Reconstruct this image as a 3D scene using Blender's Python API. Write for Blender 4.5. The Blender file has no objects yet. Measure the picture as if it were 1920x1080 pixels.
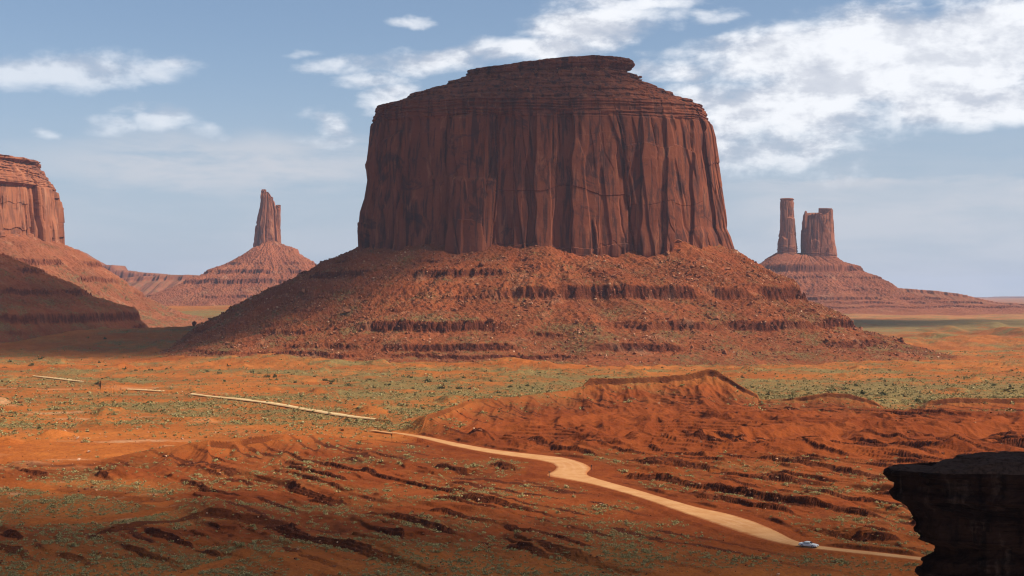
import bpy, math, random
import numpy as np
from mathutils import Vector, Matrix, Quaternion

SC = bpy.context.scene
COL = SC.collection
random.seed(7)
RNG = np.random.default_rng(7)

# ------------------------------------------------------------------ camera
F = 2680.0            # focal length in photo pixels (50 mm on a 36 mm wide sensor)
HZ = 556.0            # row of the eye-level horizon
EYE = 66.0            # height of the viewpoint over the valley road
cam_d = bpy.data.cameras.new('camera')
cam_d.lens = F / 1920.0 * 36.0
cam_d.sensor_width = 36.0
cam_d.shift_y = (HZ - 540.0) / 1920.0
cam_d.clip_start = 1.0
cam_d.clip_end = 60000.0
cam = bpy.data.objects.new('camera', cam_d)
cam.location = (0, 0, EYE)
cam.rotation_euler = (math.radians(90), 0, 0)
COL.objects.link(cam)
SC.camera = cam

# ------------------------------------------------------------------ sun + sky
SUN_EL = math.radians(44)
SUN_AZ = math.radians(104)      # clockwise from +Y (straight ahead): to the right, a little behind the viewer
SUN_DIR = Vector((math.sin(SUN_AZ) * math.cos(SUN_EL), math.cos(SUN_AZ) * math.cos(SUN_EL), math.sin(SUN_EL)))
sun_d = bpy.data.lights.new('sun', 'SUN')
sun_d.energy = 5.0
sun_d.angle = math.radians(0.5)
sun_d.color = (1.0, 0.93, 0.82)
sun = bpy.data.objects.new('sun', sun_d)
sun.rotation_euler = SUN_DIR.to_track_quat('Z', 'Y').to_euler()
sun.location = (600, 0, 900)
COL.objects.link(sun)

SC.view_settings.view_transform = 'Standard'
SC.view_settings.look = 'None'
SC.view_settings.exposure = 0.5
SC.view_settings.gamma = 1.0
SC.view_settings.use_curve_mapping = False
SC.render.engine = 'CYCLES'
SC.cycles.use_denoising = True
SC.cycles.max_bounces = 6
SC.cycles.diffuse_bounces = 3
SC.cycles.transparent_max_bounces = 16
SC.cycles.volume_bounces = 0
SC.cycles.use_adaptive_sampling = False
SC.cycles.filter_width = 1.2


class NT:
    """short hand for building node trees"""
    def __init__(self, tree):
        self.t = tree
        tree.nodes.clear()

    def n(self, kind, **kw):
        nd = self.t.nodes.new(kind)
        for k, v in kw.items():
            if k.startswith('i_'):
                continue
            setattr(nd, k, v)
        return nd

    def link(self, a, b):
        self.t.links.new(a, b)

    def put(self, sock, v):
        if hasattr(v, 'node'):
            self.t.links.new(v, sock)
        else:
            sock.default_value = v

    def math(self, op, a, b=0.0, c=None, clamp=False):
        nd = self.n('ShaderNodeMath', operation=op, use_clamp=clamp)
        self.put(nd.inputs[0], a)
        self.put(nd.inputs[1], b)
        if c is not None:
            self.put(nd.inputs[2], c)
        return nd.outputs[0]

    def ramp(self, v, a, b, lo=0.0, hi=1.0, smooth=True):
        nd = self.n('ShaderNodeMapRange', interpolation_type='SMOOTHSTEP' if smooth else 'LINEAR')
        self.put(nd.inputs['Value'], v)
        for k, x in (('From Min', a), ('From Max', b), ('To Min', lo), ('To Max', hi)):
            self.put(nd.inputs[k], x)
        return nd.outputs['Result']

    def mix(self, f, a, b, blend='MIX'):
        nd = self.n('ShaderNodeMix', data_type='RGBA', blend_type=blend)
        self.put(nd.inputs[0], f)
        self.put(nd.inputs[6], a)
        self.put(nd.inputs[7], b)
        return nd.outputs[2]

    def noise(self, vec, scale, detail=4.0, rough=0.55, dist=0.0, dim='3D'):
        nd = self.n('ShaderNodeTexNoise', noise_dimensions=dim)
        self.put(nd.inputs['Vector'], vec)
        nd.inputs['Scale'].default_value = scale
        nd.inputs['Detail'].default_value = detail
        nd.inputs['Roughness'].default_value = rough
        nd.inputs['Distortion'].default_value = dist
        return nd.outputs['Fac']

    def mapping(self, vec, scale=(1, 1, 1), loc=(0, 0, 0), rot=(0, 0, 0)):
        nd = self.n('ShaderNodeMapping')
        self.put(nd.inputs['Vector'], vec)
        nd.inputs['Location'].default_value = loc
        nd.inputs['Rotation'].default_value = rot
        nd.inputs['Scale'].default_value = scale
        return nd.outputs[0]


def rgb(r, g, b):
    return (r, g, b, 1.0)


# world: Nishita sky with cloud banks laid out by compass direction and elevation
W = bpy.data.worlds.new('World')
SC.world = W
W.use_nodes = True
wt = NT(W.node_tree)
w_out = wt.n('ShaderNodeOutputWorld')
w_bg = wt.n('ShaderNodeBackground')
w_bg.inputs['Strength'].default_value = 0.078
sky = wt.n('ShaderNodeTexSky', sky_type='NISHITA')
sky.sun_disc = False
sky.sun_elevation = SUN_EL
sky.sun_rotation = SUN_AZ
sky.altitude = 1600
sky.air_density = 1.0
sky.dust_density = 1.2
sky.ozone_density = 1.5
tc = wt.n('ShaderNodeTexCoord')
sep = wt.n('ShaderNodeSeparateXYZ')
wt.link(tc.outputs['Generated'], sep.inputs[0])
az = wt.math('ARCTAN2', sep.outputs[0], sep.outputs[1])
el = wt.math('ARCSINE', sep.outputs[2])
comb = wt.n('ShaderNodeCombineXYZ')
wt.link(az, comb.inputs[0])
wt.link(el, comb.inputs[1])
dirv = comb.outputs[0]


def az_el(px, py):
    return math.atan((px - 960) / F), math.atan((HZ - py) / F * math.cos(math.atan((px - 960) / F)))


# (centre px, centre row, half width, half height, density, tilt) measured on the photograph, turned into angles
CLOUDS = [
    (1700, 118, 360, 110, 1.30, 0.00), (1850, 70, 250, 85, 1.25, 0.10), (1540, 105, 270, 76, 1.15, 0.0),
    (1500, 200, 270, 85, 0.95, 0.05), (1830, 190, 240, 62, 1.05, 0.0), (1420, 72, 130, 28, 0.75, 0.0),
    (1130, 48, 160, 48, 1.10, 0.10), (1180, 8, 150, 20, 0.85, 0.0), (990, 92, 170, 28, 0.90, 0.0),
    (800, 112, 170, 30, 0.80, 0.10), (620, 122, 140, 18, 0.58, 0.12), (700, 152, 85, 20, 0.66, 0.0),
    (735, 186, 70, 32, 0.85, 0.25), (110, 138, 260, 40, 0.80, 0.09), (310, 118, 75, 16, 0.55, 0.0),
    (220, 235, 66, 26, 0.62, 0.0), (315, 225, 58, 30, 0.68, 0.2), (395, 245, 56, 18, 0.48, 0.0),
    (618, 232, 54, 34, 0.74, -0.3), (97, 245, 26, 15, 0.62, 0.0), (250, 200, 90, 12, 0.45, 0.0),
    (770, 43, 60, 14, 0.62, 0.0), (1260, 135, 130, 30, 0.80, 0.0), (1320, 190, 110, 44, 0.80, 0.0),
    (1330, 28, 66, 16, 0.58, 0.0), (1760, 6, 140, 10, 0.6, -0.05), (640, 265, 150, 16, 0.45, 0.0),
    (1470, 260, 230, 90, 0.72, 0.0), (560, 100, 70, 12, 0.48, 0.1), (1250, 105, 120, 18, 0.5, 0.0),
]
warp = wt.n('ShaderNodeTexNoise', noise_dimensions='2D')
wt.link(wt.mapping(dirv, (1, 2.2, 1)), warp.inputs['Vector'])
warp.inputs['Scale'].default_value = 22
warp.inputs['Detail'].default_value = 5
warp_v = wt.n('ShaderNodeVectorMath', operation='MULTIPLY_ADD')
wt.link(warp.outputs['Color'], warp_v.inputs[0])
warp_v.inputs[1].default_value = (0.034, 0.015, 0)
wt.link(dirv, warp_v.inputs[2])
off = wt.n('ShaderNodeVectorMath', operation='SUBTRACT')
wt.link(warp_v.outputs[0], off.inputs[0])
off.inputs[1].default_value = (0.017, 0.0075, 0)
dirw = off.outputs[0]
field = None
for (cpx, cpy, hw, hh, dens, tilt) in CLOUDS:
    a0, e0 = az_el(cpx, cpy)
    m = wt.n('ShaderNodeMapping', vector_type='TEXTURE')
    wt.link(dirw, m.inputs['Vector'])
    m.inputs['Location'].default_value = (a0, e0, 0)
    m.inputs['Rotation'].default_value = (0, 0, tilt)
    m.inputs['Scale'].default_value = (hw / F * 1.25, hh / F * 1.25, 1)
    ln = wt.n('ShaderNodeVectorMath', operation='LENGTH')
    wt.link(m.outputs[0], ln.inputs[0])
    v = wt.ramp(ln.outputs['Value'], 0.15, 1.15, dens, 0.0)
    field = v if field is None else wt.math('MAXIMUM', field, v)
cn = wt.noise(wt.mapping(dirv, (1, 2.0, 1)), 18, 12, 0.59, 0.10, '2D')
dens_v = wt.math('ADD', field, wt.math('MULTIPLY', wt.math('SUBTRACT', cn, 0.5), 1.5))
cover = wt.math('MULTIPLY', wt.ramp(dens_v, 0.18, 1.00), wt.ramp(az, -0.30, 0.06, 0.66, 1.0))
cover = wt.math('MULTIPLY', cover, wt.ramp(field, 0.0, 0.25))
# thin veils low over the horizon
veil_n = wt.noise(wt.mapping(dirv, (1, 5.5, 1), (0.3, 0, 0)), 9, 7, 0.6, 0.2, '2D')
a1, e1 = az_el(430, 310)
m = wt.n('ShaderNodeMapping', vector_type='TEXTURE')
wt.link(dirw, m.inputs['Vector'])
m.inputs['Location'].default_value = (a1, e1, 0)
m.inputs['Scale'].default_value = (470 / F, 70 / F, 1)
ln = wt.n('ShaderNodeVectorMath', operation='LENGTH')
wt.link(m.outputs[0], ln.inputs[0])
veil_a = wt.ramp(ln.outputs['Value'], 0.2, 1.2, 0.85, 0.0)
top_line = wt.math('ADD', 0.0835, wt.math('MULTIPLY', wt.math('SUBTRACT', veil_n, 0.5), 0.02))
veil_b = wt.math('MULTIPLY', wt.ramp(el, wt.math('SUBTRACT', top_line, 0.006), top_line, 0.85, 0.0), wt.ramp(az, 0.10, 0.20))
veil_b = wt.math('MULTIPLY', wt.math('MULTIPLY', veil_b, wt.ramp(el, -0.02, 0.085, 0.5, 1.0)), wt.ramp(veil_n, 0.25, 0.65, 0.45, 1.0))
veil_c = wt.math('MULTIPLY', wt.ramp(el, 0.0, 0.15, 0.50, 0.0), wt.ramp(az, -0.30, 0.22, 0.7, 1.0))
veil_c = wt.math('MULTIPLY', veil_c, wt.ramp(veil_n, 0.30, 0.62, 0.45, 1.2))
veil = wt.math('MULTIPLY', veil_a, wt.ramp(veil_n, 0.20, 0.58))
veil = wt.math('MAXIMUM', wt.math('MAXIMUM', veil, veil_b), veil_c)
# bright tops, grey undersides: the same noise read a little higher up towards the sun
cn2 = wt.noise(wt.mapping(dirv, (1, 2.0, 1), (-0.009, -0.020, 0)), 18, 12, 0.59, 0.10, '2D')
lit = wt.ramp(wt.math('SUBTRACT', cn, cn2), -0.16, 0.12)
thick = wt.ramp(dens_v, 0.55, 1.25)
body = wt.mix(lit, rgb(5.0, 5.4, 6.3), rgb(8.9, 9.1, 9.5))
body = wt.mix(wt.math('MULTIPLY', thick, 0.40), body, rgb(9.2, 9.3, 9.6))
hs = wt.n('ShaderNodeHueSaturation')
hs.inputs['Saturation'].default_value = 1.10
hs.inputs['Value'].default_value = 1.0
wt.link(sky.outputs[0], hs.inputs['Color'])
c1 = wt.mix(veil, wt.mix(wt.ramp(el, -0.02, 0.21, 0.95, 0.25), hs.outputs[0], rgb(3.7, 4.5, 5.65)), rgb(5.9, 6.1, 6.6))
c2 = wt.mix(wt.math('MULTIPLY', cover, 0.96), c1, body)
wt.link(c2, w_bg.inputs['Color'])
wt.link(w_bg.outputs[0], w_out.inputs['Surface'])

# ------------------------------------------------------------------ noise
_P = np.random.default_rng(3).permutation(256).astype(np.int32)
_P = np.concatenate([_P, _P, _P])
_ang = np.random.default_rng(4).random(256) * 2 * np.pi
_G2 = np.stack([np.cos(_ang), np.sin(_ang)], 1).astype(np.float32)
_g3 = np.random.default_rng(5).normal(size=(256, 3))
_G3 = (_g3 / np.linalg.norm(_g3, axis=1)[:, None]).astype(np.float32)


def perlin2(x, y, seed=0):
    x = np.asarray(x, np.float32) + np.float32(seed * 17.31)
    y = np.asarray(y, np.float32) + np.float32(seed * 9.77)
    xf = np.floor(x); yf = np.floor(y)
    xi = xf.astype(np.int32) & 255; yi = yf.astype(np.int32) & 255
    x = x - xf; y = y - yf
    u = x * x * x * (x * (x * 6 - 15) + 10)
    v = y * y * y * (y * (y * 6 - 15) + 10)
    a = _P[xi]; b = _P[xi + 1]

    def g(h, dx, dy):
        gr = _G2[h]
        return gr[..., 0] * dx + gr[..., 1] * dy
    n00 = g(_P[a + yi], x, y); n10 = g(_P[b + yi], x - 1, y)
    n01 = g(_P[a + yi + 1], x, y - 1); n11 = g(_P[b + yi + 1], x - 1, y - 1)
    return 1.5 * ((n00 + u * (n10 - n00)) * (1 - v) + (n01 + u * (n11 - n01)) * v)


def perlin3(x, y, z, seed=0):
    x = np.asarray(x, np.float32) + np.float32(seed * 17.31)
    y = np.asarray(y, np.float32) + np.float32(seed * 9.77)
    z = np.asarray(z, np.float32) + np.float32(seed * 5.13)
    xf = np.floor(x); yf = np.floor(y); zf = np.floor(z)
    xi = xf.astype(np.int32) & 255; yi = yf.astype(np.int32) & 255; zi = zf.astype(np.int32) & 255
    x = x - xf; y = y - yf; z = z - zf
    u = x * x * (3 - 2 * x); v = y * y * (3 - 2 * y); w = z * z * (3 - 2 * z)
    out = 0
    for dx in (0, 1):
        a = _P[xi + dx]
        wx = u if dx else 1 - u
        for dy in (0, 1):
            b = _P[a + yi + dy]
            wy = v if dy else 1 - v
            for dz in (0, 1):
                gr = _G3[_P[b + zi + dz]]
                wz = w if dz else 1 - w
                out = out + wx * wy * wz * (gr[..., 0] * (x - dx) + gr[..., 1] * (y - dy) + gr[..., 2] * (z - dz))
    return 1.5 * out


def fbm2(x, y, oct=4, seed=0, gain=0.5):
    s = 0; a = 1.0; t = 0
    for o in range(oct):
        s = s + a * perlin2(x * 2.0 ** o, y * 2.0 ** o, seed + o)
        t += a; a *= gain
    return s / t


def ridged2(x, y, oct=3, seed=0, gain=0.5):
    s = 0; a = 1.0; t = 0
    for o in range(oct):
        s = s + a * (1 - np.abs(perlin2(x * 2.0 ** o, y * 2.0 ** o, seed + o)) * 1.6)
        t += a; a *= gain
    return s / t


def fbm3(x, y, z, oct=3, seed=0, gain=0.5):
    s = 0; a = 1.0; t = 0
    for o in range(oct):
        s = s + a * perlin3(x * 2.0 ** o, y * 2.0 ** o, z * 2.0 ** o, seed + o)
        t += a; a *= gain
    return s / t


def sstep(a, b, x):
    t = np.clip((np.asarray(x, np.float32) - a) / (b - a), 0, 1)
    return t * t * (3 - 2 * t)


def lerp(a, b, t):
    return a + (b - a) * t


# ------------------------------------------------------------------ mesh helpers
def link(o, parent=None):
    COL.objects.link(o)
    if parent is not None:
        o.parent = parent
    return o


def tag(o, label=None, cat=None, group=None, kind=None):
    if label: o['label'] = label
    if cat: o['category'] = cat
    if group: o['group'] = group
    if kind: o['kind'] = kind
    return o


def empty(name, loc=(0, 0, 0), rz=0.0):
    o = bpy.data.objects.new(name, None)
    o.empty_display_size = 1.0
    o.location = loc
    o.rotation_euler = (0, 0, rz)
    COL.objects.link(o)
    return o


def raw_mesh(name, V, Fc, mat, smooth=False, attrs=None):
    """V (n,3); Fc (m,k) faces of one size"""
    me = bpy.data.meshes.new(name)
    V = np.ascontiguousarray(V, np.float32); Fc = np.ascontiguousarray(Fc, np.int32)
    m, k = Fc.shape
    me.vertices.add(len(V)); me.vertices.foreach_set('co', V.ravel())
    me.loops.add(m * k); me.loops.foreach_set('vertex_index', Fc.ravel())
    me.polygons.add(m)
    me.polygons.foreach_set('loop_start', np.arange(0, m * k, k, dtype=np.int32))
    me.polygons.foreach_set('loop_total', np.full(m, k, np.int32))
    me.polygons.foreach_set('use_smooth', np.full(m, smooth, bool))
    for nm, arr in (attrs or {}).items():
        at = me.attributes.new(nm, 'FLOAT', 'POINT')
        at.data.foreach_set('value', np.ascontiguousarray(arr, np.float32).ravel())
    me.update(calc_edges=True)
    if mat is not None:
        me.materials.append(mat)
    return me


def grid_faces(n, m, wrap=False, flip=False):
    """n rows x m columns of vertices"""
    i = np.arange(n - 1)[:, None]
    j = np.arange(m if wrap else m - 1)[None, :]
    jn = (j + 1) % m
    a = i * m + j; b = i * m + jn; c = (i + 1) * m + jn; d = (i + 1) * m + j
    q = np.stack([a, b, c, d] if not flip else [a, d, c, b], -1)
    return q.reshape(-1, 4)


def grid_obj(name, X, Y, Z, mat, parent=None, wrap=False, flip=False, smooth=True, attrs=None):
    n, m = X.shape
    V = np.stack([X, Y, Z], -1).reshape(-1, 3)
    me = raw_mesh(name, V, grid_faces(n, m, wrap, flip), mat, smooth, attrs)
    return link(bpy.data.objects.new(name, me), parent)


# ------------------------------------------------------------------ materials
def new_mat(name, rough=0.95):
    m = bpy.data.materials.new(name)
    m.use_nodes = True
    t = NT(m.node_tree)
    out = t.n('ShaderNodeOutputMaterial')
    b = t.n('ShaderNodeBsdfPrincipled')
    b.inputs['Roughness'].default_value = rough
    b.inputs['Specular IOR Level'].default_value = 0.03
    t.link(b.outputs[0], out.inputs[0])
    return m, t, b


def attr(t, name):
    a = t.n('ShaderNodeAttribute', attribute_name=name)
    return a.outputs['Fac']


def bump(t, b, h, strength, dist):
    bp = t.n('ShaderNodeBump')
    bp.inputs['Strength'].default_value = strength
    bp.inputs['Distance'].default_value = dist
    t.put(bp.inputs['Height'], h)
    t.link(bp.outputs[0], b.inputs['Normal'])


def earth_material(name, soil_a, soil_b, rock, pale, green, speck=0.5, fine=0.6):
    """red desert soil; attributes: veg = plant cover, rock = bare ledge, pale = bleached patches"""
    m, t, b = new_mat(name)
    g = t.n('ShaderNodeNewGeometry').outputs['Position']
    n1 = t.noise(g, 0.012, 5, 0.6)
    n2 = t.noise(g, 0.11, 5, 0.65)
    n3 = t.noise(g, 0.75, 3, 0.6)
    c = t.mix(t.ramp(n1, 0.3, 0.7), rgb(*soil_a), rgb(*soil_b))
    c = t.mix(t.math('MULTIPLY', t.ramp(n2, 0.35, 0.75), 0.5), c, rgb(*[x * 0.62 for x in soil_b]))
    c = t.mix(t.math('MULTIPLY', t.ramp(n3, 0.4, 0.75), 0.35), c, rgb(*[min(1, x * 1.35) for x in soil_a]))
    ns = t.noise(t.mapping(g, (1, 1, 3.2)), 0.22, 6, 0.7)
    rc = t.mix(t.ramp(ns, 0.35, 0.68), rgb(*rock), rgb(*[x * 0.5 for x in rock]))
    bc = t.mix(t.ramp(n1, 0.3, 0.7), rgb(0.205, 0.045, 0.0105), rgb(0.125, 0.0245, 0.0062))
    bc = t.mix(t.math('MULTIPLY', t.ramp(n2, 0.35, 0.75), 0.45), bc, rgb(0.275, 0.068, 0.015))
    c = t.mix(attr(t, 'shale'), c, bc)
    c = t.mix(attr(t, 'rock'), c, rc)
    c = t.mix(t.math('MULTIPLY', attr(t, 'pale'), t.ramp(n2, 0.3, 0.6)), c, rgb(*pale))
    # plants too small to model: tufts as a fine speckle whose cover follows the veg attribute
    v1 = t.noise(g, speck, 3, 0.65)
    v2 = t.noise(g, speck * 0.16, 3, 0.6)
    vv = t.math('ADD', t.math('MULTIPLY', v1, 0.75), t.math('MULTIPLY', v2, 0.25))
    pt = t.noise(t.mapping(g, (1, 0.6, 1)), 0.028, 5, 0.62)
    veg_a = t.math('ADD', attr(t, 'veg'), t.math('MULTIPLY', t.math('SUBTRACT', pt, 0.5), t.math('MULTIPLY', attr(t, 'veg'), 2.2)), clamp=True)
    thr = t.ramp(veg_a, 0.0, 1.0, 0.72, 0.36, False)
    vm = t.ramp(vv, t.math('SUBTRACT', thr, 0.03), t.math('ADD', thr, 0.10))
    vm = t.math('MAXIMUM', vm, t.math('MULTIPLY', veg_a, 0.36))
    vc = t.mix(t.ramp(v2, 0.35, 0.65), rgb(*green), rgb(*[x * 0.66 for x in green]))
    vc = t.mix(t.math('MULTIPLY', t.ramp(t.noise(g, speck * 2.1, 2, 0.5), 0.5, 0.7), 0.6), vc, rgb(green[0] * 1.7, green[1] * 1.55, green[2] * 1.5))
    c = t.mix(t.math('MULTIPLY', vm, 0.85), c, vc)
    t.link(c, b.inputs['Base Color'])
    h = t.math('ADD', t.math('ADD', t.math('MULTIPLY', n3, 0.6), t.math('MULTIPLY', t.noise(g, 0.32, 4, 0.65), 1.3)), t.math('MULTIPLY', vm, 0.9))
    bump(t, b, h, fine, 1.0)
    return m


SOIL_A = (0.40, 0.118, 0.024)
SOIL_B = (0.265, 0.062, 0.0125)
GREEN = (0.180, 0.148, 0.055)
M_GROUND = earth_material('red_soil', SOIL_A, SOIL_B, (0.10, 0.024, 0.0085), (0.52, 0.29, 0.15), GREEN, 0.55)
M_TALUS = earth_material('red_talus', (0.255, 0.061, 0.021), (0.145, 0.032, 0.0115), (0.115, 0.029, 0.013), (0.5, 0.27, 0.15), (0.16, 0.105, 0.042), 0.35, 0.6)
M_FAR = earth_material('far_red_talus', (0.28, 0.085, 0.038), (0.18, 0.050, 0.024), (0.165, 0.048, 0.025), (0.55, 0.32, 0.19), (0.15, 0.11, 0.05), 0.2, 0.5)


def cliff_material(name, base, warm, dark, pale, k=1.0, streak=1.0):
    m, t, b = new_mat(name)
    g = t.n('ShaderNodeNewGeometry').outputs['Position']
    n1 = t.noise(t.mapping(g, (1, 1, 0.35)), 0.03 * k, 5, 0.6)
    n2 = t.noise(t.mapping(g, (1, 1, 0.10)), 0.16 * k, 6, 0.62, 0.4)     # vertical streaks
    n3 = t.noise(t.mapping(g, (0.25, 0.25, 2.4)), 0.22 * k, 5, 0.65)     # bedding
    n4 = t.noise(g, 0.5 * k, 5, 0.65)
    c = t.mix(t.ramp(n1, 0.32, 0.68), rgb(*base), rgb(*warm))
    c = t.mix(t.math('MULTIPLY', t.ramp(n2, 0.46, 0.62), 0.8 * streak), c, rgb(*dark))
    c = t.mix(t.math('MULTIPLY', t.ramp(t.noise(t.mapping(g, (1, 1, 0.16), (31, 7, 3)), 0.12 * k, 5, 0.6, 0.6), 0.56, 0.70), 0.65), c, rgb(*pale))
    c = t.mix(t.math('MULTIPLY', t.ramp(n3, 0.5, 0.7), t.ramp(attr(t, 'bed'), 0, 1, 0.12, 0.75)), c, rgb(*[x * 0.55 for x in base]))
    c = t.mix(t.math('MULTIPLY', t.ramp(t.noise(g, 0.022 * k, 6, 0.7, 0.8), 0.55, 0.63), 0.6 * streak), c, rgb(dark[0] * 0.75, dark[1] * 0.85, dark[2]))
    c = t.mix(t.math('MULTIPLY', t.ramp(n4, 0.5, 0.8), 0.3), c, rgb(*[x * 0.5 for x in base]))
    c = t.mix(t.math('MULTIPLY', attr(t, 'top'), t.ramp(n4, 0.3, 0.6, 0.3, 1.0)), c, rgb(*pale))  # top attribute: the lit upper face of the near ledge is painted paler
    t.link(c, b.inputs['Base Color'])
    h = t.math('ADD', t.math('MULTIPLY', n2, 1.0), t.math('ADD', t.math('MULTIPLY', n4, 0.6), t.math('MULTIPLY', n3, attr(t, 'bed'))))
    bump(t, b, h, 0.30, 1.0 / k)
    return m


M_CLIFF = cliff_material('red_sandstone_cliff', (0.145, 0.041, 0.021), (0.210, 0.062, 0.030), (0.046, 0.021, 0.018), (0.30, 0.11, 0.054))
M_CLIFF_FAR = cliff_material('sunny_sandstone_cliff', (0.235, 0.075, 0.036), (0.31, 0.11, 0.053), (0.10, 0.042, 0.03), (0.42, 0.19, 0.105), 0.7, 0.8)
M_CLIFF_NEAR = cliff_material('shade_dark_ledge_rock', (0.022, 0.010, 0.007), (0.036, 0.016, 0.010), (0.010, 0.006, 0.005), (0.075, 0.040, 0.027), 9.0)  # near-black colour stands in for deep shade on the ledge's faces


def rock_material(name, a, b_):
    m, t, b = new_mat(name, 0.9)
    info = t.n('ShaderNodeObjectInfo').outputs['Random']
    g = t.n('ShaderNodeNewGeometry')
    isl = g.outputs['Random Per Island']
    r = t.math('FRACT', t.math('ADD', info, isl))
    n = t.noise(g.outputs['Position'], 0.6, 4, 0.6)
    c = t.mix(r, rgb(*a), rgb(*b_))
    c = t.mix(t.math('MULTIPLY', t.ramp(n, 0.4, 0.7), 0.5), c, rgb(*[x * 0.55 for x in a]))
    t.link(c, b.inputs['Base Color'])
    bump(t, b, t.noise(g.outputs['Position'], 1.2, 4, 0.6), 0.5, 0.6)
    return m


M_ROCK = rock_material('red_boulder', (0.20, 0.062, 0.027), (0.31, 0.12, 0.058))
M_ROCK_PALE = rock_material('pale_boulder', (0.40, 0.19, 0.10), (0.52, 0.30, 0.18))
M_ROCK_DARK = rock_material('dark_boulder', (0.14, 0.048, 0.024), (0.20, 0.07, 0.034))


def plant_material(name, a, b_):
    m, t, b = new_mat(name, 0.85)
    info = t.n('ShaderNodeObjectInfo').outputs['Random']
    g = t.n('ShaderNodeNewGeometry')
    r = t.math('FRACT', t.math('ADD', info, t.math('MULTIPLY', g.outputs['Random Per Island'], 0.6)))
    t.link(t.mix(r, rgb(*a), rgb(*b_)), b.inputs['Base Color'])
    return m


M_SAGE = plant_material('sage_leaves', (0.20, 0.155, 0.052), (0.36, 0.285, 0.125))
M_JUNIPER = plant_material('juniper_leaves', (0.038, 0.048, 0.018), (0.065, 0.072, 0.026))
M_STEM = new_mat('dry_stem')[0]
M_STEM.node_tree.nodes['Principled BSDF'].inputs['Base Color'].default_value = rgb(0.09, 0.06, 0.04)

# ------------------------------------------------------------------ terrain
def px_of(x, y):
    return 960.0 + F * x / y


def base_level(px, D):
    far = sstep(1900, 3600, D)
    left = sstep(1300, 500, px)
    z = lerp(lerp(0, 20, sstep(1900, 4200, D)), lerp(0, 38, sstep(2000, 3700, D)), left)
    return z + 34 * sstep(5000, 21000, D)


# skyline of the badlands right of the road: (px, row, distance)
CR = np.array([(700, 815, 640), (745, 806, 648), (760, 792, 655), (800, 779, 690), (850, 762, 730), (885, 748, 770), (960, 745, 800), (1010, 738, 830),
               (1060, 733, 860), (1092, 724, 880), (1106, 709, 885), (1160, 709, 890), (1230, 706, 900), (1290, 702, 905), (1318, 694, 910), (1330, 692, 910), (1345, 695, 908),
               (1360, 705, 905), (1390, 724, 890), (1420, 740, 880), (1424, 751, 878), (1450, 750, 872), (1490, 746, 866), (1520, 742, 862), (1550, 737, 860), (1590, 738, 858),
               (1638, 752, 850), (1655, 764, 840), (1690, 775, 830), (1725, 766, 832), (1745, 752, 836), (1790, 746, 840), (1860, 748, 845), (1925, 747, 850), (2050, 742, 860), (2300, 745, 870), (2700, 745, 880)], float)
# skyline of the hills left of the road
CL = np.array([(-700, 880, 520), (-300, 885, 530), (0, 878, 545), (35, 868, 550), (62, 866, 552), (110, 872, 555), (190, 868, 560), (225, 858, 565), (300, 840, 575), (340, 835, 578), (392, 825, 580), (430, 829, 588),
               (470, 820, 600), (520, 814, 612), (560, 815, 620), (600, 806, 635), (640, 801, 645), (690, 803, 650), (735, 812, 652), (760, 825, 650), (900, 850, 640)], float)
# dark sided ridge in the near left
C3 = np.array([(120, 1005, 395), (170, 1002, 398), (215, 985, 402), (270, 962, 410), (335, 938, 420), (390, 944, 420), (440, 957, 417), (500, 968, 414), (560, 985, 410), (600, 1003, 404), (660, 1018, 396)], float)


def crest_line(C, px):
    rows = np.interp(px, C[:, 0], C[:, 1]); D = np.interp(px, C[:, 0], C[:, 2])
    return EYE - (rows - HZ) / F * D, D


ROAD_UP = np.array([(700, 805), (745, 811), (800, 818), (860, 831), (940, 845), (1000, 851), (1060, 857), (1085, 863), (1108, 871), (1118, 878), (1098, 889), (1130, 900), (1200, 919), (1250, 934), (1310, 951), (1370, 962), (1420, 977), (1462, 996), (1495, 1017), (1560, 1027), (1640, 1035), (1725, 1045), (1900, 1062), (2200, 1090)], float)
ROAD_LO = np.array([(690, 806), (735, 812), (790, 822), (850, 838), (920, 851), (985, 860), (1030, 868), (1042, 876), (1032, 885), (1010, 893), (1060, 900), (1110, 909), (1180, 928), (1230, 945), (1285, 965), (1335, 982), (1378, 998), (1425, 1012), (1485, 1025), (1560, 1034), (1640, 1042), (1725, 1052), (1900, 1070), (2200, 1100)], float)
SIDE_UP = np.array([(860, 880), (930, 878), (1000, 880), (1040, 880)], float)
SIDE_LO = np.array([(860, 880.6), (930, 882), (1000, 893), (1045, 898)], float)
FAR_ROAD = [np.array([(358, 738.0), (400, 742.5), (450, 747.5), (500, 753.5), (545, 761), (570, 765.5), (620, 774), (660, 780), (705, 785)], float),
            np.array([(240, 729), (268, 730), (310, 733)], float), np.array([(62, 704), (100, 708), (158, 715)], float)]
FAR_HALF = [2.5, 1.7, 1.9]
ROAD_Z = 0.6


def road_point(px, row, z=ROAD_Z):
    D = (EYE - z) * F / (row - HZ)
    return (px - 960) / F * D, D


def resample(P, n):
    seg = np.r_[0, np.cumsum(np.hypot(*np.diff(P, axis=0).T))]
    s = np.linspace(0, seg[-1], n)
    return np.stack([np.interp(s, seg, P[:, 0]), np.interp(s, seg, P[:, 1])], 1)


def edge_world(E, n=200):
    t = np.linspace(0, len(E) - 1, n)
    k = np.arange(len(E))
    px = np.interp(t, k, E[:, 0]); row = np.interp(t, k, E[:, 1])
    # soften the corners
    for _ in range(14):
        px[1:-1] = (px[:-2] + 2 * px[1:-1] + px[2:]) / 4
        row[1:-1] = (row[:-2] + 2 * row[1:-1] + row[2:]) / 4
    return np.stack(road_point(px, row), 1)


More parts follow.
